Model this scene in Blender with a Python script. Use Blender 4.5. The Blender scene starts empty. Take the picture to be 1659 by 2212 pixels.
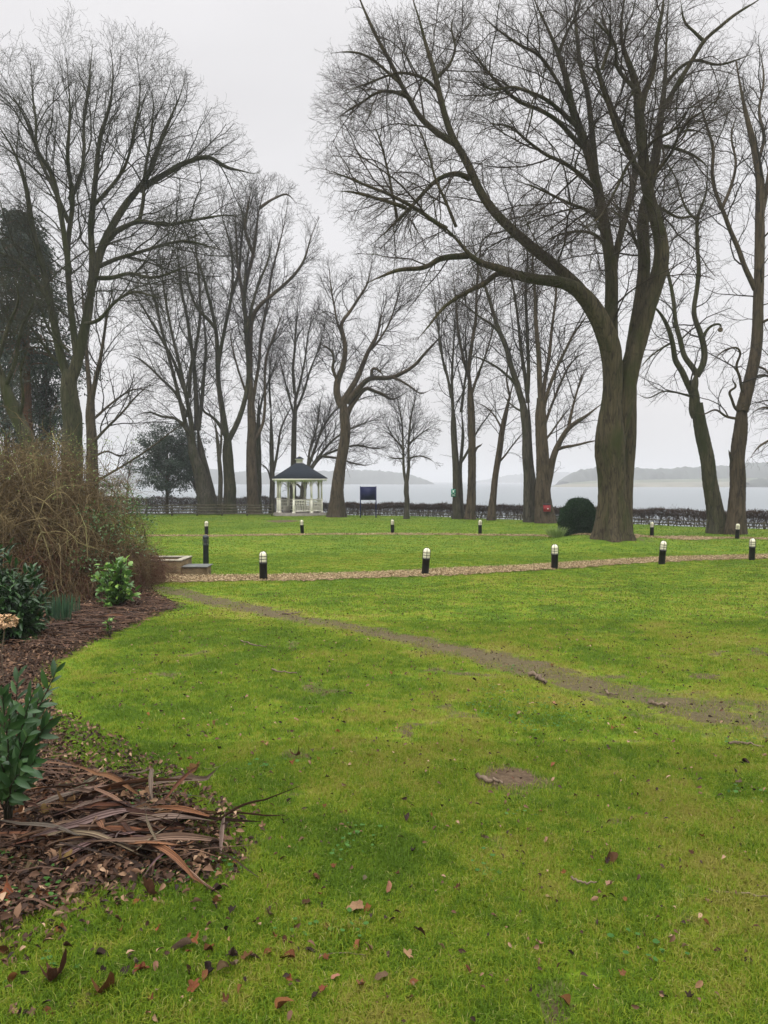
import bpy, math, random
import numpy as np
from mathutils import Vector, Matrix

SEED = 11
random.seed(SEED)
RNG = np.random.default_rng(SEED)
rad = math.radians
scene = bpy.context.scene

# ------------------------------------------------------------------ camera
W, H, F = 1659.0, 2212.0, 1662.0           # reading frame of the photograph
CAMZ = 1.55
PITCH = math.atan((H / 2 - 1038.0) / F)
cam_d = bpy.data.cameras.new('camera')
cam = bpy.data.objects.new('camera', cam_d)
scene.collection.objects.link(cam)
cam.location = (0, 0, CAMZ)
cam.rotation_euler = (rad(90) - PITCH, 0, 0)
cam_d.sensor_fit = 'VERTICAL'
cam_d.sensor_height = 36.0
cam_d.lens = 36.0 * F / H
cam_d.clip_start = 0.05
cam_d.clip_end = 8000
scene.camera = cam

# ------------------------------------------------------------------ world (overcast) and soft sun
SUN_EL, SUN_ROT = rad(48), rad(205)
w = bpy.data.worlds.new('World')
scene.world = w
w.use_nodes = True
nt = w.node_tree
nt.nodes.clear()
def wn(t, **k):
    n = nt.nodes.new(t)
    for a, b in k.items():
        setattr(n, a, b)
    return n
def wmath(op, a, b=None, c=None):
    n = wn('ShaderNodeMath', operation=op)
    for i, v in enumerate((a, b, c)):
        if v is None: continue
        if isinstance(v, (int, float)): n.inputs[i].default_value = v
        else: nt.links.new(v, n.inputs[i])
    return n.outputs[0]
sky = wn('ShaderNodeTexSky', sky_type='NISHITA')
sky.sun_disc = False
sky.sun_elevation = SUN_EL
sky.sun_rotation = SUN_ROT
sky.air_density, sky.dust_density = 1.5, 4.0
bg1 = wn('ShaderNodeBackground'); bg1.inputs[1].default_value = 0.05
nt.links.new(sky.outputs[0], bg1.inputs[0])
tc = wn('ShaderNodeTexCoord')
sep = wn('ShaderNodeSeparateXYZ'); nt.links.new(tc.outputs['Generated'], sep.inputs[0])
mp = wn('ShaderNodeMapping'); nt.links.new(tc.outputs['Generated'], mp.inputs[0])
mp.inputs['Scale'].default_value = (1.0, 1.0, 2.6)
nz = wn('ShaderNodeTexNoise'); nt.links.new(mp.outputs[0], nz.inputs[0])
nz.inputs['Scale'].default_value = 1.9; nz.inputs['Detail'].default_value = 5; nz.inputs['Roughness'].default_value = .45
grad = wn('ShaderNodeValToRGB')
el = grad.color_ramp.elements
el[0].position, el[0].color = 0.0, (.87, .87, .89, 1)
el[1].position, el[1].color = 1.0, (4.6, 4.6, 4.65, 1)
for p, c in ((.10, (.87, .855, .87, 1)), (.30, (.89, .88, .90, 1)), (.52, (.92, .905, .92, 1)), (.60, (1.6, 1.6, 1.62, 1)), (.8, (3.8, 3.8, 3.85, 1))):
    e = el.new(p); e.color = c
nt.links.new(wmath('MAXIMUM', sep.outputs[2], 0.0), grad.inputs[0])
cl = wmath('MULTIPLY_ADD', nz.outputs[0], 0.36, 0.82)
bg2 = wn('ShaderNodeBackground')
nt.links.new(grad.outputs[0], bg2.inputs[0]); nt.links.new(cl, bg2.inputs[1])
ad = wn('ShaderNodeMixShader'); ad.inputs[0].default_value = 0.93
nt.links.new(bg1.outputs[0], ad.inputs[1]); nt.links.new(bg2.outputs[0], ad.inputs[2])
wo = wn('ShaderNodeOutputWorld'); nt.links.new(ad.outputs[0], wo.inputs[0])
sd = bpy.data.lights.new('sun', 'SUN')
sd.energy, sd.angle, sd.color = 1.5, rad(35), (1.0, .97, .93)
sun = bpy.data.objects.new('sun', sd)
scene.collection.objects.link(sun)
sun.rotation_euler = (rad(90) - SUN_EL, 0, rad(180) - SUN_ROT)   # light from behind and left of the camera
scene.view_settings.view_transform = 'Standard'
scene.view_settings.look = 'None'
scene.view_settings.exposure = 0.0
scene.view_settings.gamma = 1.0
cy = scene.cycles
cy.use_denoising = True
cy.max_bounces = 5
cy.diffuse_bounces = 2
cy.glossy_bounces = 2
cy.transmission_bounces = 3
cy.transparent_max_bounces = 6
cy.volume_bounces = 0
cy.use_light_tree = True
cy.sample_clamp_indirect = 3.0

# ------------------------------------------------------------------ geometry of the view
CP, SP = math.cos(PITCH), math.sin(PITCH)
def ray(x, y):
    dx, dz = (x - W / 2) / F, -(y - H / 2) / F
    return np.array([dx, CP + dz * SP, -SP + dz * CP])
def at(x, y, Y):
    d = ray(x, y)
    return np.array([0, 0, CAMZ]) + d * (Y / d[1])
HX = np.array([-60, -8, -3.4, 5, 9, 17, 26, 60.])
HY = np.array([58, 58, 55.6, 51.6, 47.6, 39.6, 33, 20.])
MOUND = (8.3, 28.2)
WATER = -4.45
def sst(a, b, x):
    t = np.clip((x - a) / (b - a), 0, 1)
    return t * t * (3 - 2 * t)
def ground(x, y):
    x = np.asarray(x, float); y = np.asarray(y, float)
    g = -1.0 * (1 - np.exp(-np.maximum(y, 0) / 18))
    g = g + .018 * np.sin(x * .9 + y * .35) + .014 * np.sin(x * 2.3 - y * 1.1 + 1) * np.exp(-np.maximum(y, 0) / 40)
    g = g + .42 * np.exp(-((x - MOUND[0]) ** 2 + (y - MOUND[1]) ** 2) / 5.5)
    yh = np.interp(x, HX, HY)
    g = g - 6.5 * sst(0.6, 24, y - yh)
    return g
def gpx(x, y):
    d = ray(x, y); lo, hi = .5, 120.
    t = 1.0
    while t < 120:
        p = d * t
        if CAMZ + p[2] < ground(p[0], p[1]): break
        t *= 1.01
    lo, hi = t / 1.01, t
    for _ in range(30):
        m = (lo + hi) / 2; p = d * m
        if CAMZ + p[2] < ground(p[0], p[1]): hi = m
        else: lo = m
    p = d * hi
    return np.array([p[0], p[1], float(ground(p[0], p[1]))])

# ------------------------------------------------------------------ object helpers
def mesh_obj(name, V, FL, mat, parent=None, smooth=True, attr=None):
    """V (n,3); FL list of face index arrays, each (m,k)."""
    me = bpy.data.meshes.new(name)
    V = np.asarray(V, np.float32)
    me.vertices.add(len(V)); me.vertices.foreach_set('co', V.ravel())
    FL = [np.asarray(f, np.int32) for f in FL if len(f)]
    loops = np.concatenate([f.ravel() for f in FL])
    cnt = np.concatenate([np.full(len(f), f.shape[1], np.int32) for f in FL])
    st = np.concatenate([[0], np.cumsum(cnt)[:-1]]).astype(np.int32)
    me.loops.add(len(loops)); me.loops.foreach_set('vertex_index', loops)
    me.polygons.add(len(cnt)); me.polygons.foreach_set('loop_start', st); me.polygons.foreach_set('loop_total', cnt)
    if smooth: me.polygons.foreach_set('use_smooth', np.ones(len(cnt), bool))
    for k, a in (attr or {}).items():
        at_ = me.attributes.new(k, 'FLOAT', 'POINT'); at_.data.foreach_set('value', np.asarray(a, np.float32))
    me.update(calc_edges=True)
    for m in (mat if isinstance(mat, (list, tuple)) else [mat]):
        me.materials.append(m)
    o = bpy.data.objects.new(name, me)
    scene.collection.objects.link(o)
    if parent: o.parent = parent
    return o
def tag(o, label=None, cat=None, group=None, kind=None):
    if label: o['label'] = label
    if cat: o['category'] = cat
    if group: o['group'] = group
    if kind: o['kind'] = kind
    return o
def empty(name, loc, label, cat, group=None, rz=0):
    o = bpy.data.objects.new(name, None)
    o.empty_display_size = .2
    scene.collection.objects.link(o)
    o.location = tuple(float(v) for v in loc); o.rotation_euler = (0, 0, rz)
    return tag(o, label, cat, group)
def copy_tree(o, parent=None):
    c = o.copy(); scene.collection.objects.link(c); c.parent = parent
    for ch in list(o.children):
        copy_tree(ch, c)
    return c
class MB:
    """collects primitives into one mesh"""
    def __init__(s): s.V = []; s.F = {3: [], 4: []}; s.n = 0
    def add(s, V, *FL):
        V = np.asarray(V, float)
        for f in FL:
            f = np.asarray(f)
            if f.size: s.F[f.shape[1]].append(f + s.n)
        s.V.append(V); s.n += len(V)
    def box(s, c, h, rz=0, M=None, bev=0):
        x, y, z = h
        if bev:
            b = min(bev, x * .45, y * .45, z * .45)
            pr = []
            for zz, k in ((-z, b), (-z + b, 0), (z - b, 0), (z, b)):
                pr.append([(-x + k + (b if k == 0 else 0) * 0, -y + k, zz), (x - k, -y + k, zz), (x - k, y - k, zz), (-x + k, y - k, zz)])
            v = np.array(pr).reshape(-1, 3)
            f = [(3, 2, 1, 0), (12, 13, 14, 15)]
            for r in range(3):
                for i in range(4):
                    j = (i + 1) % 4
                    f.append((r * 4 + i, r * 4 + j, r * 4 + 4 + j, r * 4 + 4 + i))
        else:
            v = np.array([(-x, -y, -z), (x, -y, -z), (x, y, -z), (-x, y, -z), (-x, -y, z), (x, -y, z), (x, y, z), (-x, y, z)], float)
            f = [(3, 2, 1, 0), (4, 5, 6, 7), (0, 1, 5, 4), (1, 2, 6, 5), (2, 3, 7, 6), (3, 0, 4, 7)]
        if M is not None: v = v @ np.array(M).T
        if rz:
            cc, ss = math.cos(rz), math.sin(rz)
            v = v @ np.array([[cc, ss, 0], [-ss, cc, 0], [0, 0, 1]])
        s.add(v + np.array(c, float), np.array(f))
    def lathe(s, prof, c=(0, 0, 0), seg=24, sq=None, rot=0):
        prof = np.array(prof, float); a = rot + np.arange(seg) * 2 * math.pi / seg
        v = np.stack([prof[:, 0][:, None] * np.cos(a), prof[:, 0][:, None] * np.sin(a), np.repeat(prof[:, 1][:, None], seg, 1)], -1).reshape(-1, 3)
        n = len(prof); i = np.arange(seg); j = (i + 1) % seg
        q = np.concatenate([np.stack([k * seg + i, k * seg + j, (k + 1) * seg + j, (k + 1) * seg + i], 1) for k in range(n - 1)])
        s.add(v + np.array(c, float), q)
    def tube(s, P, R, sides=8, ref=(0, 1, 0), closed=False):
        P = np.asarray(P, float)[None]; R = np.broadcast_to(np.asarray(R, float), P.shape[1])[None]
        V, Q = tubes(P, R, sides, np.array(ref, float)); s.add(V, Q)
    def build(s, name, mat, parent=None, smooth=False):
        FL = [np.concatenate(f) for f in s.F.values() if f]
        return mesh_obj(name, np.concatenate(s.V), FL, mat, parent, smooth)
def nrm(v): return v / np.maximum(np.linalg.norm(v, axis=-1, keepdims=True), 1e-9)
def tubes(P, R, S, ref=None, flute=None):
    """P (N,K,3), R (N,K) -> tube mesh"""
    N, K, _ = P.shape
    T = nrm(np.gradient(P, axis=1))
    if ref is None: ref = RNG.normal(size=(N, 1, 3))
    else: ref = np.broadcast_to(ref, (N, 1, 3))
    U = nrm(np.cross(T, np.broadcast_to(ref, T.shape))); B = np.cross(T, U)
    a = np.arange(S) * 2 * math.pi / S
    rr = R[:, :, None] if flute is None else R[:, :, None] * flute
    V = P[:, :, None, :] + (U[:, :, None, :] * np.cos(a)[None, None, :, None] + B[:, :, None, :] * np.sin(a)[None, None, :, None]) * rr[..., None]
    i = np.arange(S); j = (i + 1) % S
    q = np.concatenate([np.stack([k * S + i, k * S + j, (k + 1) * S + j, (k + 1) * S + i], 1) for k in range(K - 1)])
    Q = (q[None] + (np.arange(N) * K * S)[:, None, None]).reshape(-1, 4)
    return V.reshape(-1, 3), Q
def resample(pts, K):
    """Catmull-Rom resample of (n,d) to K samples, even in arclength of xyz"""
    p = np.asarray(pts, float); n = len(p)
    if n == 2: return p[0] + (p[1] - p[0]) * np.linspace(0, 1, K)[:, None]
    e = np.vstack([2 * p[0] - p[1], p, 2 * p[-1] - p[-2]])
    out = []
    for i in range(n - 1):
        a, b, c, d = e[i:i + 4]
        for t in np.linspace(0, 1, 8, endpoint=False):
            out.append(.5 * ((2 * b) + (-a + c) * t + (2 * a - 5 * b + 4 * c - d) * t * t + (-a + 3 * b - 3 * c + d) * t ** 3))
    out.append(p[-1]); out = np.array(out)
    s = np.concatenate([[0], np.cumsum(np.linalg.norm(np.diff(out[:, :3], axis=0), axis=1))])
    u = np.linspace(0, s[-1], K)
    return np.stack([np.interp(u, s, out[:, k]) for k in range(out.shape[1])], 1)
def place(TV, TF, pos, X, Y, Z, scale):
    """copies of a template (verts TV, faces TF) with axes X,Y,Z (n,3) and scale (n,) or (n,3)"""
    scale = np.asarray(scale, float)
    if scale.ndim == 1: scale = np.repeat(scale[:, None], 3, 1)
    V = pos[:, None] + X[:, None] * (TV[:, 0] * scale[:, :1])[..., None] + Y[:, None] * (TV[:, 1] * scale[:, 1:2])[..., None] + Z[:, None] * (TV[:, 2] * scale[:, 2:])[..., None]
    n = len(TV)
    return V.reshape(-1, 3), [(np.asarray(f)[None] + (np.arange(len(pos)) * n)[:, None, None]).reshape(-1, np.asarray(f).shape[1]) for f in TF]
def frame(Yd, up=(0, 0, 1), roll=0.0):
    """axes with Y along Yd, Z near up then rolled"""
    Yd = nrm(Yd); n = len(Yd)
    X = nrm(np.cross(Yd, np.broadcast_to(np.array(up, float), Yd.shape) + 1e-4)); Z = np.cross(X, Yd)
    r = np.broadcast_to(roll, n)[:, None]
    return X * np.cos(r) + Z * np.sin(r), Yd, -X * np.sin(r) + Z * np.cos(r)

# ------------------------------------------------------------------ materials
class Mat:
    def __init__(s, name, rough=.8, spec=.3):
        s.m = bpy.data.materials.new(name); s.m.use_nodes = True
        s.t = s.m.node_tree; s.b = s.t.nodes['Principled BSDF']
        s.b.inputs['Roughness'].default_value = rough
        s.b.inputs['Specular IOR Level'].default_value = spec
        s.out = s.t.nodes['Material Output']
    def n(s, t, **k):
        x = s.t.nodes.new(t)
        for a, b in k.items(): setattr(x, a, b)
        return x
    def link(s, a, b): s.t.links.new(a, b)
    def coord(s, scale=(1, 1, 1), kind='Object'):
        c = s.n('ShaderNodeTexCoord'); m = s.n('ShaderNodeMapping'); m.inputs['Scale'].default_value = scale
        s.link(c.outputs[kind], m.inputs[0]); return m.outputs[0]
    def noise(s, scale, detail=4, rough=.55, co=None, dist=0):
        x = s.n('ShaderNodeTexNoise'); x.inputs['Scale'].default_value = scale
        x.inputs['Detail'].default_value = detail; x.inputs['Roughness'].default_value = rough; x.inputs['Distortion'].default_value = dist
        s.link(co if co is not None else s.coord(), x.inputs['Vector']); return x.outputs['Fac']
    def ramp(s, fac, stops):
        r = s.n('ShaderNodeValToRGB'); e = r.color_ramp.elements
        e[0].position, e[0].color = stops[0][0], (*stops[0][1], 1)
        e[1].position, e[1].color = stops[-1][0], (*stops[-1][1], 1)
        for p, c in stops[1:-1]:
            q = e.new(p); q.color = (*c, 1)
        s.link(fac, r.inputs[0]); return r.outputs[0]
    def mix(s, f, a, b, mode='MIX'):
        x = s.n('ShaderNodeMix', data_type='RGBA', blend_type=mode)
        for sock, v in ((x.inputs[0], f), (x.inputs[6], a), (x.inputs[7], b)):
            if hasattr(v, 'is_linked') or hasattr(v, 'links'): s.link(v, sock)
            elif isinstance(v, (int, float)): sock.default_value = v
            else: sock.default_value = (*v, 1)
        return x.outputs[2]
    def math(s, op, a, b=None, c=None, clamp=False):
        x = s.n('ShaderNodeMath', operation=op, use_clamp=clamp)
        for i, v in enumerate((a, b, c)):
            if v is None: continue
            if isinstance(v, (int, float)): x.inputs[i].default_value = v
            else: s.link(v, x.inputs[i])
        return x.outputs[0]
    def attr(s, name):
        x = s.n('ShaderNodeAttribute', attribute_name=name); return x.outputs['Fac']
    def col(s, c):
        if hasattr(c, 'links'): s.link(c, s.b.inputs['Base Color'])
        else: s.b.inputs['Base Color'].default_value = (*c, 1)
        return s
    def bump(s, h, dist=.01, strength=.6):
        x = s.n('ShaderNodeBump'); x.inputs['Distance'].default_value = dist; x.inputs['Strength'].default_value = strength
        s.link(h, x.inputs['Height']); s.link(x.outputs[0], s.b.inputs['Normal']); return s
    def translucent(s, c, f=.3):
        tr = s.n('ShaderNodeBsdfTranslucent'); mx = s.n('ShaderNodeMixShader'); mx.inputs[0].default_value = f
        if hasattr(c, 'links'): s.link(c, tr.inputs[0])
        else: tr.inputs[0].default_value = (*c, 1)
        s.link(s.b.outputs[0], mx.inputs[1]); s.link(tr.outputs[0], mx.inputs[2]); s.link(mx.outputs[0], s.out.inputs[0]); return s
M = {}
def plain(key, c, rough=.6, spec=.3, var=.25, scale=6, bump=0):
    k = Mat(key, rough, spec); f = k.noise(scale, 5)
    c = np.array(c)
    cc = k.ramp(f, [(.3, tuple(c * (1 - var))), (.7, tuple(np.minimum(c * (1 + var), 1)))])
    k.col(cc)
    if bump: k.bump(k.noise(scale * 8, 4), bump)
    M[key] = k.m; return k
def bark(key, base, dark, green, gamt, fiss=9, bd=.03):
    k = Mat(key, .9, .15)
    co = k.coord((1, 1, .22))
    f = k.noise(fiss, 8, .65, co, .6)
    v = k.n('ShaderNodeTexVoronoi', feature='DISTANCE_TO_EDGE'); v.inputs['Scale'].default_value = fiss * 1.3; k.link(k.coord((1, 1, .09)), v.inputs['Vector'])
    h = k.math('ADD', f, k.math('MULTIPLY', k.math('MINIMUM', v.outputs[0], .10), 2.2))
    c = k.mix(k.math('MULTIPLY', k.math('SUBTRACT', h, .40), 2.3, clamp=True), dark, tuple(np.array(base) * 1.25))
    c = k.mix(k.math('MULTIPLY', k.math('SUBTRACT', k.noise(1.7, 4, .6, k.coord((1, 1, .35))), .62 - gamt * .3), 5, clamp=True), c, green)
    pal = k.noise(6, 3, .6); c = k.mix(k.math('MULTIPLY', k.math('SUBTRACT', pal, .64), 6, clamp=True), c, tuple(np.array(base) * 1.5))
    c = k.mix(1.0, c, (.58, .59, .52), 'MULTIPLY'); k.col(c); k.bump(h, bd, .9); M[key] = k.m
bark('bark_ash', (.115, .092, .062), (.028, .022, .016), (.060, .066, .022), .50, 8, .045)
bark('bark_green', (.105, .095, .062), (.028, .025, .018), (.055, .064, .024), .55, 7, .03)
bark('bark_brown', (.120, .090, .066), (.034, .025, .019), (.065, .064, .032), .15, 6, .03)
bark('bark_grey', (.100, .088, .070), (.028, .024, .019), (.055, .058, .030), .35, 6, .03)
bark('bark_red', (.16, .075, .045), (.05, .022, .015), (.07, .055, .03), .15, 7, .03)
def twigm(key, a, b, g):
    k = Mat(key, .8, .2)
    c = k.ramp(k.noise(2.2, 3), [(.35, a), (.55, b), (.72, g)]); k.col(c); M[key] = k.m
twigm('twig_ash', (.030, .020, .015), (.044, .033, .023), (.050, .052, .017))
twigm('twig_dark', (.020, .015, .012), (.030, .024, .019), (.030, .032, .014))
twigm('twig_green', (.022, .019, .012), (.032, .030, .016), (.036, .044, .013))
twigm('cane', (.060, .040, .019), (.125, .088, .040), (.21, .162, .078))
twigm('pale_cane', (.15, .11, .055), (.24, .19, .09), (.28, .28, .11))
twigm('cane_red', (.075, .032, .020), (.12, .055, .032), (.14, .085, .045))
def leafm(key, stops, rough=.45, spec=.5, trans=.25, scale=9):
    k = Mat(key, rough, spec)
    r = k.attr('rnd'); c = k.ramp(r, stops)
    c = k.mix(.35, c, k.ramp(k.noise(scale, 4), [(.3, tuple(np.array(stops[0][1]) * .7)), (.7, stops[-1][1])]))
    k.col(c); k.translucent(c, trans); M[key] = k.m; return k
leafm('leaf_laurel', [(0, (.010, .032, .010)), (.6, (.022, .060, .018)), (1, (.050, .110, .026))], .36, .35, .15)
leafm('leaf_camellia', [(0, (.035, .100, .025)), (.6, (.075, .19, .035)), (.85, (.14, .29, .045)), (1, (.22, .34, .05))], .35, .4, .2)
leafm('leaf_ivy', [(0, (.02, .05, .018)), (.6, (.05, .12, .03)), (1, (.12, .22, .05))], .4, .5, .15)
leafm('leaf_holly', [(0, (.010, .026, .015)), (.7, (.018, .045, .022)), (1, (.035, .070, .030))], .35, .6, .08)
leafm('leaf_yew', [(0, (.006, .020, .008)), (.6, (.014, .042, .014)), (1, (.032, .080, .024))], .55, .3, .1, 3)
leafm('leaf_conifer', [(0, (.010, .022, .014)), (.6, (.020, .036, .022)), (1, (.036, .052, .030))], .6, .3, .08, 2)
leafm('leaf_daffodil', [(0, (.03, .075, .045)), (1, (.075, .15, .07))], .45, .4, .2)
leafm('leaf_bud', [(0, (.12, .19, .05)), (1, (.24, .32, .09))], .5, .3, .3)
leafm('leaf_clover', [(0, (.030, .085, .018)), (1, (.065, .145, .030))], .7, .08, .2)
def deadm(key, stops, scale=14):
    k = Mat(key, .8, .08)
    oi = k.n('ShaderNodeObjectInfo'); c = oi.outputs['Color']
    c = k.mix(k.math('MULTIPLY', k.noise(scale, 6, .65), .9), c, (.022, .012, .008))
    k.col(c); k.bump(k.noise(40, 5), .004, .6); k.translucent(c, .12); M[key] = k.m
deadm('dead_leaf', [(0, (.10, .035, .018)), (.25, (.26, .105, .045)), (.5, (.17, .075, .04)), (.75, (.42, .23, .12)), (1, (.045, .03, .025))])
deadm('dead_leaf_tan', [(0, (.34, .17, .09)), (1, (.50, .30, .17))])
k = Mat('dead_strap', .7, .14)
oi = k.n('ShaderNodeObjectInfo')
uvc = k.n('ShaderNodeAttribute', attribute_name='across').outputs['Fac']
stre = k.n('ShaderNodeTexNoise', noise_dimensions='1D'); stre.inputs['Scale'].default_value = 9; stre.inputs['Detail'].default_value = 5
k.link(k.math('ADD', uvc, k.math('MULTIPLY', oi.outputs['Random'], 40)), stre.inputs['W'])
c = oi.outputs['Color']
c = k.mix(k.math('MULTIPLY', k.math('SUBTRACT', stre.outputs['Fac'], .36), 3.2, clamp=True), (.035, .018, .013), c)
c = k.mix(k.math('MULTIPLY', k.noise(7, 4), .45), c, (.05, .026, .018))
k.col(c); k.bump(stre.outputs['Fac'], .01, .8); M['dead_strap'] = k.m
k = Mat('dead_mix', .8, .2)
c = k.ramp(k.attr('rnd'), [(0, (.018, .011, .008)), (.4, (.050, .026, .016)), (.7, (.105, .055, .032)), (.9, (.18, .105, .06)), (1, (.32, .21, .13))])
k.col(c); M['dead_mix'] = k.m
k = Mat('chips', .9, .15)
c = k.ramp(k.attr('rnd'), [(0, (.080, .055, .028)), (.3, (.20, .145, .075)), (.7, (.34, .255, .14)), (1, (.50, .40, .24))])
k.col(c); M['chips'] = k.m
k = Mat('path_mat', .95, .1)
c = k.ramp(k.noise(34, 6, .75), [(.32, (.08, .050, .028)), (.5, (.21, .14, .078)), (.68, (.36, .26, .15))])
k.col(c); k.bump(k.noise(60, 4), .02); M['path'] = k.m

GA, GB, GC, GD = (.068, .122, .008), (.115, .184, .009), (.172, .216, .014), (.205, .190, .036)
def grass_colour(k, tone):
    """tone 0..1 driven patch colour shared by lawn sheet and blades"""
    co = k.coord((1, 1, 1))
    big = k.noise(.33, 3, .5, co); mid = k.noise(1.6, 5, .6, co)
    t = k.math('ADD', k.math('MULTIPLY', big, 1.2), k.math('MULTIPLY', mid, 2.0))
    t = k.math('ADD', t, k.math('MULTIPLY', k.noise(8.0, 5, .65, co), 1.9))
    t = k.math('ADD', k.math('ADD', k.math('SUBTRACT', t, 2.12), k.math('MULTIPLY', k.attr('dry'), .45)), tone)
    return k.ramp(t, [(.12, GA), (.42, GB), (.68, GC), (.95, GD)])
k = Mat('lawn_mat', .9, .12)
fine = k.noise(55, 6, .75)
sepx = k.n('ShaderNodeSeparateXYZ'); k.link(k.coord(), sepx.inputs[0])
far = k.math('MULTIPLY', sepx.outputs[1], .02, clamp=True)
t = k.math('ADD', k.math('SUBTRACT', k.math('MULTIPLY', fine, .34), .20), 0.0)
c = grass_colour(k, t)
c = k.mix(k.math('MULTIPLY', far, .55), c, (.092, .158, .009))
dark = k.math('MULTIPLY', k.math('SUBTRACT', k.noise(23, 5, .7, k.coord((1, .5, 1))), .56), 7, clamp=True)
c = k.mix(k.math('MULTIPLY', dark, .5), c, (.045, .060, .016))
soil = k.ramp(k.noise(19, 7, .7), [(.3, (.055, .036, .022)), (.55, (.115, .078, .048)), (.75, (.19, .14, .09))])
worn = k.attr('worn')
edge = k.math('ADD', worn, k.math('MULTIPLY', k.math('SUBTRACT', k.noise(5.5, 6, .75), .5), 1.25))
c = k.mix(k.math('MULTIPLY', k.math('SUBTRACT', edge, .48), 4, clamp=True), c, k.mix(k.attr('pale'), soil, k.ramp(k.noise(26, 6, .7), [(.3, (.065, .052, .024)), (.6, (.12, .096, .050)), (.8, (.20, .165, .10))])))
mossf = k.math('MULTIPLY', k.math('SUBTRACT', k.math('ADD', k.attr('moss'), k.math('MULTIPLY', k.math('SUBTRACT', k.noise(9, 5, .7), .5), 1.6)), .5), 5, clamp=True)
c = k.mix(mossf, c, k.ramp(k.noise(30, 5), [(.35, (.09, .11, .014)), (.65, (.17, .20, .02))]))
litter = k.ramp(k.noise(28, 7, .78, None, .8), [(.33, (.014, .010, .007)), (.5, (.045, .026, .016)), (.62, (.095, .055, .033)), (.76, (.19, .12, .075))])
bedf = k.math('MULTIPLY', k.math('SUBTRACT', k.math('ADD', k.attr('bed'), k.math('MULTIPLY', k.math('SUBTRACT', k.noise(4, 5), .5), .8)), .45), 6, clamp=True)
c = k.mix(bedf, c, litter)
k.col(c)
k.bump(k.math('ADD', k.noise(90, 4, .7), k.math('MULTIPLY', k.noise(14, 4), 1.5)), .02, .9); M['lawn'] = k.m
k = Mat('blade_mat', .7, .12)
c = grass_colour(k, k.math('SUBTRACT', k.math('MULTIPLY', k.attr('rnd'), .75), .33))
c = k.mix(k.math('MULTIPLY', k.math('SUBTRACT', k.attr('rnd'), .95), 14, clamp=True), c, (.36, .32, .13))
k.col(c); k.translucent(c, .35); M['blade'] = k.m

k = Mat('water_mat', .12, .5)
k.b.inputs['Base Color'].default_value = (.10, .12, .13, 1)
n1 = k.noise(.55, 6, .6, k.coord((.35, 1.0, 1))); n2 = k.noise(.05, 3, .5, k.coord((.3, 1, 1)))
k.bump(k.math('ADD', n1, n2), .12, .8); k.b.inputs['Roughness'].default_value = .32; M['water'] = k.m
k = plain('far_wood', (.040, .046, .036), .95, .1, .45, .05)
k = plain('far_field', (.085, .095, .06), .95, .1, .25, .02)
k = plain('far_shore', (.15, .14, .105), .95, .1, .2, .05)
plain('cream', (.82, .79, .68), .5, .3, .05, 3)
plain('white_wall', (.75, .74, .70), .7, .2, .05, 2)
plain('slate', (.030, .042, .060), .85, .2, .4, 9)
plain('navy', (.006, .010, .055), .6, .25, .15, 3)
plain('black_post', (.010, .010, .012), .55, .3, .3, 9)
plain('grey_post', (.016, .022, .024), .5, .4, .3, 6)
plain('louvre_grey', (.25, .26, .26), .5, .4, .2, 6)
plain('lens', (.72, .68, .50), .45, .4, .08, 14)
plain('fence_wood', (.085, .075, .050), .9, .1, .45, 7, .01)
plain('hedge_stem', (.036, .028, .023), .9, .1, .4, 3)
plain('hedge_twig', (.062, .040, .026), .9, .1, .35, 2)
plain('sign_green', (.0, .16, .10), .5, .3, .08, 6)
plain('sign_white', (.80, .84, .80), .5, .3, .04, 6)
plain('bin_red', (.26, .018, .022), .5, .35, .2, 8)
plain('bin_lid', (.02, .02, .022), .5, .35, .2, 8)
plain('stone_wall', (.13, .095, .052), .95, .1, .45, 5, .02)
plain('coping', (.30, .275, .21), .9, .1, .25, 9, .01)
plain('slab', (.12, .125, .115), .8, .2, .3, 7, .01)
plain('paving', (.22, .20, .17), .9, .1, .25, 5)
plain('scar', (.13, .105, .072), .9, .1, .4, 9, .01)
plain('stick', (.12, .088, .062), .9, .1, .4, 9, .01)
plain('hydrangea', (.50, .33, .19), .9, .1, .35, 20)
plain('roof_far', (.20, .20, .20), .9, .1, .2, 2)

# ------------------------------------------------------------------ lawn, lake, hills
def polydist(px, py, line, wd):
    """normalised distance (0 centre .. 1 edge) to a ground polyline given in world xy with half widths wd"""
    best = np.full(px.shape, 1e9)
    for i in range(len(line) - 1):
        a, b = np.array(line[i]), np.array(line[i + 1]); ab = b - a
        t = np.clip(((px - a[0]) * ab[0] + (py - a[1]) * ab[1]) / (ab @ ab), 0, 1)
        d = np.hypot(px - a[0] - t * ab[0], py - a[1] - t * ab[1]) / (wd[i] + (wd[i + 1] - wd[i]) * t)
        best = np.minimum(best, d)
    return best
def gl(pts): return [tuple(gpx(x, y)[:2]) for x, y in pts]
WORN = gl([(345, 1270), (430, 1290), (560, 1318), (700, 1345), (820, 1368), (900, 1386), (1010, 1408), (1110, 1432), (1230, 1468), (1350, 1500), (1500, 1530), (1700, 1560)])
WORNW = [.5, .6, .55, .48, .45, .45, .45, .52, .6, .72, .95, 1.15]
WORNI = np.array([.75, .85, .85, .85, .88, .95, 1.0, 1.0, .95, .85, .8, .75])
MOSS = gl([(1110, 1466), (1200, 1484), (1330, 1512), (1480, 1560), (1680, 1625)])
BED = [tuple(gpx(x, y)[:2]) for x, y in [(300, 1252), (345, 1285), (385, 1308), (300, 1345), (215, 1385), (130, 1430), (110, 1480), (115, 1560), (150, 1640), (330, 1690), (440, 1760), (500, 1830), (470, 1900), (200, 1935), (60, 1985), (0, 2080)]]
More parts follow.
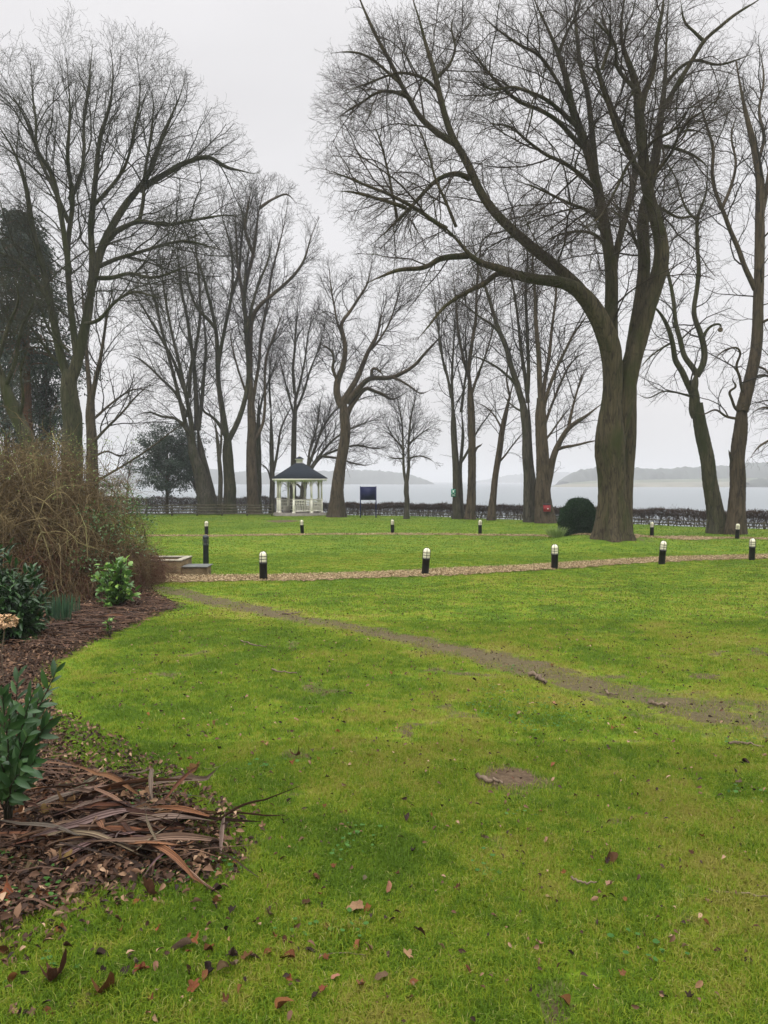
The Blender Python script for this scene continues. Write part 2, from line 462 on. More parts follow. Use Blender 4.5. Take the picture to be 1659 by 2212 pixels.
BED = BED + [(-3, 1.6), (-30, 1.6), (-30, 20), (-9, 19.5)]
def inpoly(px, py, poly):
    ins = np.zeros(px.shape, bool); n = len(poly)
    for i in range(n):
        x1, y1 = poly[i]; x2, y2 = poly[(i + 1) % n]
        c = ((y1 > py) != (y2 > py)) & (px < (x2 - x1) * (py - y1) / (y2 - y1 + 1e-12) + x1)
        ins ^= c
    return ins
def vnoise(x, y, f, seed):
    T = np.random.default_rng(seed).random((97, 97)); x = x * f + 1000; y = y * f + 1000
    i, j = np.floor(x).astype(int), np.floor(y).astype(int); u, v = x - i, y - j; u = u * u * (3 - 2 * u); v = v * v * (3 - 2 * v)
    g = lambda a, b: T[a % 97, b % 97]
    return g(i, j) * (1 - u) * (1 - v) + g(i + 1, j) * u * (1 - v) + g(i, j + 1) * (1 - u) * v + g(i + 1, j + 1) * u * v
def lawn_fields(x, y):
    wd = polydist(x, y, WORN, WORNW)
    # intensity along the track
    t = np.interp(np.clip(x, WORN[0][0], WORN[-1][0]), [p[0] for p in WORN], WORNI)
    worn = t * np.clip(1.25 - wd, 0, 1)
    pale = np.clip(1.2 - wd, 0, 1)
    for cx, cy, r, s in [(1115, 1685, .27, 1.15), (1075, 1690, .18, 1.0), (1310, 1768, .17, .6), (1450, 1625, .14, .55), (1500, 1990, .22, .5), (840, 1790, .25, .45), (640, 1625, .18, .7), (910, 1455, .3, .6), (560, 1845, .22, .55),
                         (1640, 2070, .2, .5), (1240, 1900, .1, .6), (610, 1126, 1.7, .95), (1500, 1930, .12, .6)]:
        g = gpx(cx, cy); d = np.hypot((x - g[0]), (y - g[1]) * .8) / r
        worn = np.maximum(worn, s * np.clip(1.3 - d, 0, 1))
    m = np.hypot(x - MOUND[0], (y - MOUND[1] + .8)) / 2.3
    worn = np.maximum(worn, .55 * np.clip(1.3 - m, 0, 1))
    moss = .85 * np.clip(1.1 - polydist(x, y, MOSS, [.12, .15, .2, .25, .3]), 0, 1)
    ins = inpoly(x, y, BED)
    db = polydist(x, y, BED[:17], [.35] * 17)
    bed = np.where(ins, np.clip(.5 + db * .5, 0, 1), np.clip(.5 - db * .5, 0, 1))
    dry = .5 * np.clip(1.8 - wd, 0, 1) + .45 * sst(.3, .9, (x - .2 * y)) * sst(9, 3, y) + .25 * sst(22, 12, y) * sst(-2, 4, x)
    near_ = sst(14, 8, y)
    v = vnoise(x, y, 1.9, 3) * .6 + vnoise(x, y, 5.5, 4) * .4
    worn = np.maximum(worn * (.72 + .56 * vnoise(x, y, 6., 7)), near_ * .72 * sst(.64, .84, v + .06 * sst(-1, 3, x - .1 * y)))
    e_ = polydist(x, y, [tuple(gpx(a, b)[:2]) for a, b in [(120, 1600), (330, 1670), (470, 1760), (540, 1850), (400, 1930)]], [.22] * 5)
    worn = np.maximum(worn, np.clip(1.2 - e_, 0, 1) * (.25 + .5 * vnoise(x, y, 7., 9)))
    f_ = polydist(x, y, QB[::20, :2], [.5] * len(QB[::20])) if 'QB' in globals() else 9.
    dry = dry * .7 + .9 * (vnoise(x, y, .8, 5) - .58) * near_ + .40 * sst(.5, .8, vnoise(x, y, 3., 6)) * near_ - .08
    dry = np.maximum(dry, -.22)
    return worn, pale, moss, bed, dry
xs = np.unique(np.concatenate([np.arange(-9, 9, .09), np.arange(-40, 40, .5), np.linspace(-120, 120, 61), np.linspace(-2800, 2800, 41)]))
ys = np.unique(np.concatenate([np.arange(-4, 1.5, .5), np.arange(1.5, 22, .09), np.arange(22, 62, .35), np.arange(62, 110, 2), np.linspace(110, 2990, 40), [-250, -60, -15]]))
GX, GY = np.meshgrid(xs, ys)
gx, gy = GX.ravel(), GY.ravel()
gz = ground(gx, gy) + .012 * np.sin(gx * 7.1 + 2 * np.sin(gy * 3.3)) * np.sin(gy * 6.3 + gx) * (gy < 22)
worn, pale, moss, bed, dry = lawn_fields(gx, gy)
nx, ny = len(xs), len(ys)
ii = (np.arange(ny - 1)[:, None] * nx + np.arange(nx - 1)[None]).ravel()
lawn = mesh_obj('lawn', np.stack([gx, gy, gz], 1), [np.stack([ii, ii + 1, ii + 1 + nx, ii + nx], 1)], M['lawn'], attr=dict(worn=worn, pale=pale, moss=moss, bed=bed, dry=dry))
tag(lawn, kind='structure')
wx = np.array([-2790, -600, -200, -60, 60, 200, 600, 2790.]); wy = np.array([45, 90, 160, 300, 600, 1200, 2000, 2990.])
A, B = np.meshgrid(wx, wy); i = (np.arange(7)[:, None] * 8 + np.arange(7)[None]).ravel()
lake = mesh_obj('lake', np.stack([A.ravel(), B.ravel(), np.full(64, WATER)], 1), [np.stack([i, i + 1, i + 9, i + 8], 1)], M['water'])
tag(lake, kind='structure')

def path_sheet(name, up, lo, lift=.012, ext=0):
    """band between two pixel polylines on the ground, ragged edge"""
    a = resample(np.array([gpx(x, y) for x, y in up]), 260); b = resample(np.array([gpx(x, y) for x, y in lo]), 260)
    s = np.arange(260)
    rag = lambda p: (.10 * np.sin(s * .9 + p) + .08 * np.sin(s * 2.3 + 2 * p) + .05 * RNG.normal(size=260))
    ra, rb = rag(1.), rag(4.)
    rows = []
    for t in np.linspace(0, 1, 7):
        p = a * (1 - t) + b * t
        p[:, 1] += ra * (1 - t) - rb * t
        p[:, 2] = ground(p[:, 0], p[:, 1]) + lift + .02 * math.sin(math.pi * t)
        rows.append(p)
    V = np.array(rows); i = (np.arange(6)[:, None] * 260 + np.arange(259)[None]).ravel()
    o = mesh_obj(name, V.reshape(-1, 3), [np.stack([i, i + 1, i + 261, i + 260], 1)], M['path'])
    tag(o, kind='structure'); return a, b
PA, PB = path_sheet('woodchip_path', [(240, 1243), (330, 1243), (450, 1244), (600, 1243), (750, 1239), (900, 1233), (1050, 1226), (1200, 1218), (1320, 1211), (1430, 1205), (1540, 1202), (1660, 1199), (1760, 1197)],
                    [(240, 1262), (330, 1259), (450, 1257), (600, 1255), (750, 1251), (900, 1246), (1050, 1239), (1200, 1230), (1320, 1221), (1430, 1215), (1540, 1210), (1660, 1207), (1760, 1204)])
QA, QB = path_sheet('far_path', [(230, 1157.5), (400, 1156.5), (600, 1154.5), (780, 1153), (950, 1153), (1100, 1155), (1180, 1157), (1300, 1158), (1420, 1159), (1560, 1161), (1680, 1164)],
                    [(230, 1159.5), (400, 1158.5), (600, 1157), (780, 1155.6), (950, 1155.6), (1100, 1157.6), (1180, 1159.6), (1300, 1161), (1420, 1162), (1560, 1164), (1680, 1167)], .01)

def hill(name, pts, Y, depth, mat, tree=0, step=3.0, jag=1.0):
    """ridge whose crest follows crest pixels at distance Y; solid mound with thickness"""
    C = np.array([at(x, y, Y) for x, y in pts])
    xx = np.arange(C[0, 0], C[-1, 0], step); top = np.interp(xx, C[:, 0], C[:, 2])
    n = len(xx); j = np.zeros(n)
    if tree:
        for q in range(int(n * .9)):
            c = RNG.uniform(xx[0], xx[-1]); r = RNG.uniform(3, 9); h = RNG.uniform(.3, 1) * tree
            j = np.maximum(j, h * np.sqrt(np.clip(1 - ((xx - c) / r) ** 2, 0, 1)))
        j += RNG.normal(size=n) * .12 * tree
    fade = np.clip(np.minimum(np.arange(n), np.arange(n)[::-1]) / 6, 0, 1)
    rows = []
    prof = [(-.5, 0), (-.42, .55), (-.3, .85), (0, 1), (.3, .8), (.5, 0)]
    for u, v in prof:
        z = WATER - .5 + (top + j * (1 if v > .5 else .3) - WATER + .5) * v
        rows.append(np.stack([xx, Y + depth * u + jag * RNG.normal(size=n), np.where(v == 0, WATER - .5, z)], 1))
    V = np.array(rows); i = (np.arange(5)[:, None] * n + np.arange(n - 1)[None]).ravel()
    o = mesh_obj(name, V.reshape(-1, 3), [np.stack([i, i + 1, i + 1 + n, i + n], 1)], mat, smooth=True)
    tag(o, kind='structure'); return o
hill('hills', [(250, 1030), (330, 1012), (420, 1014), (520, 1022), (600, 1024), (680, 1022), (740, 1019), (790, 1018), (850, 1022), (890, 1029), (915, 1038), (935, 1047)], 1270, 120, M['far_wood'], 3.5)
hill('hills', [(1000, 1046), (1060, 1036), (1100, 1028), (1150, 1022), (1200, 1021), (1260, 1024), (1340, 1022)], 2300, 200, M['far_wood'], 4, 6)
hill('shore', [(1192, 1051), (1215, 1046), (1260, 1045), (1330, 1043), (1500, 1041), (1800, 1039)], 735, 60, M['far_shore'], 0, 6)
hill('fields', [(1205, 1048), (1240, 1042), (1290, 1038), (1400, 1036), (1560, 1034), (1800, 1030)], 800, 60, M['far_field'], 0, 6)
hill('hills', [(1215, 1044), (1240, 1026), (1275, 1018), (1330, 1016), (1420, 1020), (1490, 1017), (1560, 1013), (1640, 1007), (1800, 1004)], 930, 90, M['far_wood'], 5.0, 2.0)
hill('hills', [(1610, 1048), (1625, 1040), (1700, 1038), (1850, 1036)], 700, 20, M['far_wood'], 3, 3)

# ------------------------------------------------------------------ bare trees
def envelope(env, Y, ry=None):
    cx, cy, rx, rz = env
    c = at(cx, cy, Y); sx = Y / F
    return c, np.array([rx * sx, (ry if ry else min(rx, rz) * sx * .8), rz * sx])
def exit_dist(p, d, E):
    c, r = E; q = (p - c) / r; v = d / r
    a = (v * v).sum(-1); b = (q * v).sum(-1); cc = (q * q).sum(-1) - 1
    disc = np.maximum(b * b - a * cc, 0)
    t = (-b + np.sqrt(disc)) / a
    return np.where(cc < 0, t, -1)
def grow(P, R, dens, t0, ang, Lf, trop, wob, K, E, rk, rmax=.6, up0=0., curl=0., out=.0, tipn=0):
    """one level of side branches on every parent path. returns P', R'"""
    N, KP, _ = P.shape
    Lp = np.linalg.norm(np.diff(P, axis=1), axis=2).sum(1)
    cnt = np.floor(dens * Lp * (1 - t0) + RNG.random(N)).astype(int) + tipn
    idx = np.repeat(np.arange(N), cnt)
    n = len(idx)
    k = np.arange(n) - np.repeat(np.cumsum(cnt) - cnt, cnt)
    t = t0 + (1 - t0) * np.clip((k + RNG.random(n)) / np.maximum(cnt[idx], 1), 0, .985)
    if tipn: t = np.where(k >= cnt[idx] - tipn, .97, t)
    f = t * (KP - 1); i0 = np.minimum(f.astype(int), KP - 2); fr = (f - i0)[:, None]
    p = P[idx, i0] * (1 - fr) + P[idx, i0 + 1] * fr
    T = nrm(P[idx, i0 + 1] - P[idx, i0])
    rp = R[idx, i0] * (1 - fr[:, 0]) + R[idx, i0 + 1] * fr[:, 0]
    az = k * 2.4 + RNG.random(N)[idx] * 6.28 + RNG.normal(size=n) * .5
    U = nrm(np.cross(T, np.array([.13, 1., .07]))); B = np.cross(T, U)
    side = U * np.cos(az)[:, None] + B * np.sin(az)[:, None]
    a = np.radians(ang[0] + (ang[1] - ang[0]) * RNG.random(n))[:, None]
    d = T * np.cos(a) + side * np.sin(a)
    d[:, 2] += up0
    if out and E is not None:
        d += out * nrm(p - E[0])
    d = nrm(d)
    L = Lf[0] + (Lf[1] - Lf[0]) * RNG.random(n)
    L *= (1 - .45 * (t - t0) / (1 - t0))
    if E is not None:
        ex = exit_dist(p, d, E)
        L = np.where(ex > 0, np.minimum(L, np.maximum(ex * (.72 + .33 * RNG.random(n)), Lf[0] * .12)), L * .3)
    L = np.minimum(L, Lp[idx] * 1.1)
    st = (L / (K - 1))[:, None]
    out_p = [p]; dd = d
    for q in range(1, K):
        dd = dd + RNG.normal(size=(n, 3)) * wob
        tz = trop + curl * (q / (K - 1) - .35)
        dd[:, 2] += tz
        dd = nrm(dd)
        p = p + dd * st
        out_p.append(p)
    PP = np.stack(out_p, 1)
    r0 = np.minimum(rp * rmax, rk * L + .003)
    RR = r0[:, None] * np.linspace(1, .38, K)[None]
    return PP, RR
TW = 1.0
def make_tree(name, label, Y, limbs, env, lv, mats, group=None, flare=1.5, sides=14, base=None, ry=None, scars=(), knob=.07, cat='tree', flut=.05):
    """limbs: (w0px, w1px, [pixel points], depth offset end[, depth offset start]); lv: list of level dicts"""
    root = empty(name, base, label, cat, group)
    o0 = np.array(base, float)
    K0 = 40
    Ps, Rs, isb = [], [], []
    E = envelope(env, Y, ry)
    for li, L in enumerate(limbs):
        w0, w1, pts, dy = L[:4]; ds = L[4] if len(L) > 4 else 0.
        n = len(pts)
        q = []
        for i, pt in enumerate(pts):
            x, y = pt[:2]; s = i / (n - 1)
            yy = Y + ds + (dy - ds) * s ** 1.2
            q.append([*at(x, y, yy), (pt[2] if len(pt) > 2 else w0 + (w1 - w0) * s ** .85) * yy / F / 2])
        q = resample(q, K0)
        g = float(ground(q[0, 0], q[0, 1])) - .25
        isb.append(li == 0 or q[0, 2] - g < 1.2)
        if isb[-1]:
            if q[0, 2] - g > .4: q = resample(np.vstack([[q[0, 0] - (q[1, 0] - q[0, 0]) * .3, q[0, 1], g, q[0, 3]], q]), K0)
            q[0, 2] = min(q[0, 2], g)
        Ps.append(q[:, :3]); Rs.append(q[:, 3])
    P = np.array(Ps); R = np.array(Rs)
    u_ = np.linspace(0, 1, K0)
    for li, L in enumerate(limbs):
        bare = len(L) > 6
        R[li] *= 1 - (.2 * sst(.85, 1, u_) if bare and li == 0 else .75 * sst(.7, 1, u_))
    Lm = np.linalg.norm(np.diff(P, axis=1), axis=2).sum(1)
    # gnarled outline: knobs along each limb
    R2 = R.copy()
    nzc = RNG.normal(size=(len(P), 8, 3)); uu = np.linspace(0, 7, K0)
    P2 = P + np.array([np.stack([np.interp(uu, np.arange(8), a_[:, c]) for c in range(3)], 1) for a_ in nzc]) * R[..., None] * .10
    for _ in range(3): P2[:, 1:-1] = P2[:, 1:-1] * .5 + (P2[:, :-2] + P2[:, 2:]) * .25
    for li, L in enumerate(limbs):
        if isb[li]:
            hgt = P[li, :, 2] - P[li, 0, 2]
            r0 = R[li, 0]
            R2[li] *= 1 + (flare - 1) * np.exp(-hgt / (r0 * 1.6 + .1))
    # finer sampling of limbs for the mesh
    K1 = 100
    PF = np.array([resample(np.concatenate([P2[i], R2[i][:, None]], 1), K1) for i in range(len(P2))])
    a = np.arange(sides) * 2 * math.pi / sides
    big = PF[..., 3]
    ph = RNG.random((len(PF), 4)) * 6.28
    s = np.cumsum(np.concatenate([np.zeros((len(PF), 1)), np.linalg.norm(np.diff(PF[..., :3], axis=1), axis=2)], 1), 1)
    fl = 1 + flut * (np.sin(3 * a[None, None] + ph[:, 0, None, None] + s[..., None] * .25) + .7 * np.sin(5 * a[None, None] + ph[:, 1, None, None] - s[..., None] * .3)) + .35 * flut * np.sin(9 * a[None, None] + ph[:, 2, None, None] + 2 * np.sin(s[..., None])) + RNG.normal(size=(len(PF), K1, sides)) * .014
    fl += lumps(len(PF), K1, sides) * knob * .75
    for li, L in enumerate(limbs):
        if isb[li]:
            fl[li] += (.22 * np.exp(-s[li] / (R[li, 0] * 2.2)))[:, None] * np.sin(5 * a + ph[li, 3])[None]
    V, Q = tubes(PF[..., :3], PF[..., 3], sides, np.array([.08, 1., .1]), fl)
    mesh_obj('trunk', V - o0, [Q], M[mats[0]], root)
    # branch levels
    VV, FF, nv = [], [], 0
    PP, RR = P, R
    # limbs branch only above the lowest crown
    pool = []
    for i, g in enumerate(lv):
        g = dict(g); Sd = g.pop('S', 3); src = g.pop('src', None)
        if i == 0:
            sel = [k for k, L in enumerate(limbs) if not (len(L) > 6 and L[6] == 'bare')]
            t0s = np.array([L[5] if (len(L) > 5 and L[5]) else 0 for L in limbs], float)
            A, B = [], []
            for k in sel:
                tt = t0s[k] if t0s[k] else (.12)
                if k == 0: tt = max(tt, .55) if not t0s[0] else t0s[0]
                p_, r_ = grow(P[k:k + 1], R[k:k + 1], t0=tt, E=E, tipn=0 if (len(limbs[k]) > 5 and limbs[k][5] >= .7) else 3, **g)
                A.append(p_); B.append(r_)
            NP, NR = np.concatenate(A), np.concatenate(B)
            tips = np.arange(len(P))
            PP, RR = NP, NR
            base_set = None
        else:
            t0 = g.pop('t0', .15)
            NP, NR = grow(PP, RR, t0=t0, E=E, **g)
            if i == 1:   # limbs' outer halves also carry second-order branches
                K_ = 14
                up_ = [k for k, L in enumerate(limbs) if len(L) <= 6]
                lp, lr = grow(P[up_, 18:], R[up_, 18:], t0=.05, E=E, **g)
                NP = np.concatenate([NP, lp]); NR = np.concatenate([NR, lr])
            PP, RR = NP, NR
        NRm = np.maximum(NR, g.get('rmin', 0) if False else .0)
        V, Q = tubes(NP, np.maximum(NR, TWMIN * Y), Sd)
        VV.append(V); FF.append(Q + nv); nv += len(V)
    mesh_obj('crown', np.concatenate(VV) - o0, [np.concatenate(FF)], M[mats[1]], root)
    for (x, y, dpx, yoff) in scars:
        c = at(x, y, Y + yoff); r = dpx * Y / F / 2
        mb = MB(); a_ = np.linspace(0, 1, 7)
        mb.lathe([(r * 1.25, -r * .9), (r * 1.3, -r * .2), (r * 1.1, .18 * r), (r * .92, .25 * r), (r * .85, .12 * r), (r * .4, .16 * r), (.001, .15 * r)], seg=18)
        V = np.concatenate(mb.V); V = np.stack([V[:, 0], -V[:, 2], V[:, 1]], 1) * (1 + .03 * RNG.normal(size=(len(V), 1))) + c - o0
        mesh_obj('pruning_scar', V, [np.concatenate(mb.F[4])], M['scar'], root)
    TREES.append((name, nv)); return root
TREES = []
def lumps(n, K, S):
    a, b = 9, max(S // 3, 4)
    G = np.maximum(RNG.normal(size=(n, a, b)), -.6)
    G = np.concatenate([G, G[:, :, :1]], 2)
    u = np.linspace(0, a - 1.001, K); v = np.linspace(0, b - .001, S, endpoint=False)
    i, j = u.astype(int), v.astype(int); fu, fv = (u - i)[:, None], (v - j)[None]
    fu = fu * fu * (3 - 2 * fu); fv = fv * fv * (3 - 2 * fv)
    g = lambda x, y: G[:, x][:, :, y]
    return g(i, j) * (1 - fu) * (1 - fv) + g(i + 1, j) * fu * (1 - fv) + g(i, j + 1) * (1 - fu) * fv + g(i + 1, j + 1) * fu * fv
TWMIN = .00011      # thinnest twig radius per metre of distance, keeps twigs about 8 mm thick at 35 m
DM = 1.8
def LV(d1=1.3, l1=(2.5, 5.5), a1=(25, 50), d2=2.0, l2=(1.0, 2.6), d3=3.0, l3=(.45, 1.1), d4=0, l4=(.2, .4), up=.05, wob=.13, curl=0., out=.25, rk=.012, a2=(28, 55), a3=(30, 60)):
    d2, d3, d4 = d2 * 1.5, d3 * DM, d4 * 1.3
    g = [dict(dens=d1 * 1.85, ang=a1, Lf=l1, trop=up, wob=wob * .8, K=9, rk=rk, rmax=.62, up0=.12, out=out, S=6),
         dict(dens=d2, ang=a2, Lf=l2, trop=up, wob=wob, K=6, rk=rk * .85, rmax=.6, up0=.05, out=out, S=4, tipn=1),
         dict(dens=d3, ang=a3, Lf=l3, trop=up * .8, wob=wob, K=4, rk=rk * .75, rmax=.6, curl=curl, out=out * .5, S=3, tipn=1)]
    if d4: g.append(dict(dens=d4, ang=(30, 62), Lf=l4, trop=up, wob=wob, K=3, rk=.012, rmax=.7, curl=curl, out=.1, S=3, tipn=1))
    return g
def tbase(x, y, Y=None):
    if Y is None:
        g = gpx(x, y); lim = float(np.interp(g[0], HX, HY)) + .2
        if g[1] <= lim: return g
        X_ = at(x, y, 57.)[0]; Y = float(np.interp(X_, HX, HY)) - .3
    p = at(x, y, Y); return np.array([p[0], Y, float(ground(p[0], Y))])

# --- big tree with two stems on the mound, right of the middle
b = tbase(1325, 1160); YB = float(b[1])
ash = [
 (64, 9, [(1319, 1168, 66), (1322, 1120, 58), (1324, 1060, 53), (1323, 1010, 56), (1319, 960, 61), (1321, 910, 50), (1325, 860, 42), (1322, 800, 42), (1316, 750, 44), (1303, 712, 42), (1278, 656, 37), (1250, 622, 30), (1215, 607, 24), (1167, 606, 22), (1140, 604, 20), (1112, 599, 19), (1092, 580, 18), (1075, 573, 17), (1040, 577, 16), (1020, 565, 15), (1010, 552, 14), (1001, 537, 13), (990, 515, 12), (965, 494, 11), (930, 465, 10), (905, 455, 9), (877, 449, 8)], -3.0, 0, .58),
 (15, 6, [(1010, 552), (996, 554), (970, 556), (949, 561), (930, 572), (906, 580), (880, 581), (855, 585), (822, 598), (790, 612)], -3.4, -1.6),
 (14, 5, [(1100, 592), (1085, 590), (1068, 593), (1048, 612), (1020, 625), (985, 645), (955, 668), (930, 700), (900, 735)], -2.5, -1.2),
 (10, 3, [(965, 494), (940, 480), (905, 455), (860, 430), (830, 415), (790, 400), (755, 385), (720, 372), (690, 362)], -3.5, -2.6),
 (9, 3, [(877, 449), (845, 438), (800, 425), (760, 415), (720, 412)], -3.3, -3.0),
 (30, 6, [(1285, 672, 26), (1262, 640, 28), (1247, 621, 29), (1219, 589), (1179, 557), (1144, 529), (1112, 502), (1077, 469), (1044, 429), (1026, 393), (1008, 346), (978, 302), (964, 255), (949, 200), (935, 138), (917, 91), (909, 47), (891, 0), (880, -50)], 1.2, -.4),
 (15, 5, [(984, 310), (965, 300), (942, 284), (909, 255), (891, 226), (866, 182), (844, 135), (818, 87), (797, 44), (778, 0), (760, -50)], .2, .6),
 (13, 4, [(1015, 385), (1000, 377), (978, 374), (949, 386), (920, 411), (891, 444), (862, 473), (833, 502), (800, 530)], -1.5, .5),
 (8, 3, [(949, 200), (925, 175), (895, 162), (860, 158), (820, 170), (780, 185), (745, 195)], -1.0, .7),
 (8, 3, [(880, 210), (850, 198), (815, 200), (780, 222), (750, 240), (720, 262)], -1.8, .4),
 (7, 3, [(866, 182), (830, 150), (790, 120), (750, 112), (715, 115)], .6, .4),
 (8, 3, [(941, 170), (962, 150), (975, 130), (983, 100), (975, 60), (985, 20)], 1.8, .8),
 (7, 3, [(858, 475), (850, 430), (838, 370), (820, 300), (800, 250)], -.6, -.2),
 (7, 2.5, [(985, 490), (965, 440), (940, 385), (925, 330), (905, 280), (875, 240)], -2.6, -1.8),
 # centre stem
 (34, 7, [(1322, 850, 26), (1320, 760, 34), (1320, 684), (1322, 604), (1316, 546), (1305, 480), (1292, 413), (1272, 331), (1253, 281), (1233, 231), (1223, 165), (1206, 116), (1183, 60), (1153, 0), (1140, -40)], .8, 0),
 (15, 5, [(1290, 405), (1284, 340), (1276, 265), (1268, 200), (1255, 149), (1247, 83), (1243, 33), (1240, -30)], 2.0, .5),
 (16, 5, [(1322, 600), (1335, 530), (1352, 463), (1366, 405), (1374, 364), (1350, 300), (1330, 248), (1308, 198), (1288, 132), (1282, 66), (1290, 0)], -.8, .2),
 (11, 4, [(1272, 331), (1240, 300), (1205, 262), (1160, 235), (1125, 222), (1085, 190), (1050, 150), (1020, 110), (990, 80)], -2.2, .5),
 (10, 3, [(1253, 281), (1215, 245), (1180, 215), (1140, 198), (1105, 188), (1060, 195), (1025, 165), (1000, 150)], -2.8, .4),
 (10, 3, [(1292, 413), (1250, 375), (1215, 350), (1180, 335), (1140, 305), (1105, 275), (1070, 268), (1020, 262)], -3.0, .3),
 (9, 3, [(1233, 231), (1200, 170), (1165, 120), (1120, 95), (1070, 60), (1030, 20)], -1, .5),
 (9, 3, [(1305, 480), (1270, 455), (1230, 440), (1190, 420), (1150, 402), (1110, 390)], -3.0, .3),
 (8, 3, [(1316, 546), (1290, 510), (1255, 500), (1215, 505), (1190, 515), (1165, 530)], -2, .3),
 (8, 3, [(1206, 116), (1225, 70), (1245, 30), (1260, -20)], 0, .6),
 # dark mossy right stem
 (46, 9, [(1338, 960, 26), (1344, 890, 40), (1356, 825), (1368, 771), (1388, 716), (1402, 652), (1421, 605), (1432, 558), (1431, 525), (1424, 494), (1410, 453), (1396, 397), (1388, 331), (1382, 265), (1378, 198), (1370, 159), (1350, 120), (1337, 83), (1342, 33), (1352, -10), (1358, -50)], -1.4, -.2, .35),
 (16, 5, [(1384, 240), (1392, 200), (1408, 165), (1415, 126), (1421, 66), (1431, 20), (1436, -40)], -.8, -1.0),
 (12, 4, [(1395, 385), (1365, 345), (1340, 300), (1318, 240), (1300, 190), (1288, 150), (1262, 142), (1240, 128)], -2.5, -1.0),
 (10, 3, [(1378, 198), (1350, 170), (1330, 140), (1330, 100), (1300, 40), (1310, -10)], -2.6, -1.2),
 (8, 3, [(1300, 150), (1310, 120), (1320, 85), (1300, 60), (1270, 30)], -3.0, -2.4),
 (8, 3, [(1378, 330), (1355, 360), (1335, 400), (1315, 440), (1295, 470), (1262, 492)], -3.4, -1.2),
 # greenish grey stem behind
 (32, 7, [(1345, 1160, 34), (1350, 1060, 28), (1356, 1010, 26), (1360, 930, 28), (1359, 860, 28), (1360, 800, 28), (1366, 740, 28), (1374, 700, 28), (1384, 640, 27), (1392, 590, 26), (1392, 540, 25), (1386, 470, 24), (1392, 420, 20), (1412, 397, 19), (1418, 314, 17), (1428, 248, 15), (1438, 182, 12), (1439, 116, 10), (1442, 33, 8), (1446, -30, 6)], 2.0, .75, .5),
 (12, 4, [(1428, 240), (1444, 215), (1474, 165), (1500, 122), (1520, 89), (1550, 63), (1590, 30), (1639, 0), (1670, -25)], 1.2, 1.8),
 (8, 3, [(1520, 89), (1500, 70), (1478, 45), (1470, 0)], 1.2, 1.6),
 (9, 3, [(1418, 314), (1450, 318), (1490, 332), (1520, 352), (1535, 370)], 2.8, 2.0),
 (9, 3, [(1392, 560), (1372, 520), (1358, 480), (1330, 460), (1312, 430)], 2.8, 1.8),
 (8, 3, [(1400, 430), (1432, 452), (1465, 470), (1500, 468), (1530, 480)], 3.2, 2.0),
 (8, 3, [(1438, 182), (1465, 150), (1500, 130), (1550, 140), (1590, 130), (1640, 110)], .6, 2.0),
 (9, 3, [(1396, 397), (1425, 365), (1450, 330), (1475, 275), (1500, 250), (1540, 230)], -2.4, -1.0),
 (8, 3, [(1388, 331), (1415, 300), (1450, 285), (1480, 250), (1490, 220)], -3, -1.0),
]
make_tree('bare_tree', 'huge bare tree with two mossy stems on the grassy mound beside the dark clipped bush', YB, ash, (1175, 330, 505, 420),
          LV(d1=1.45, l1=(1.1, 3.8), a1=(35, 75), d2=2.5, l2=(.6, 1.8), d3=3.6, l3=(.3, .75), d4=2.2, l4=(.12, .30), up=-.03, wob=.17, curl=.28, out=.22, rk=.010),
          ('bark_ash', 'twig_ash'), base=b, flare=1.42, sides=28, ry=7.0, knob=.06, flut=.045,
          scars=[(1325, 904, 13, -.52), (1321, 950, 15, -.55)])
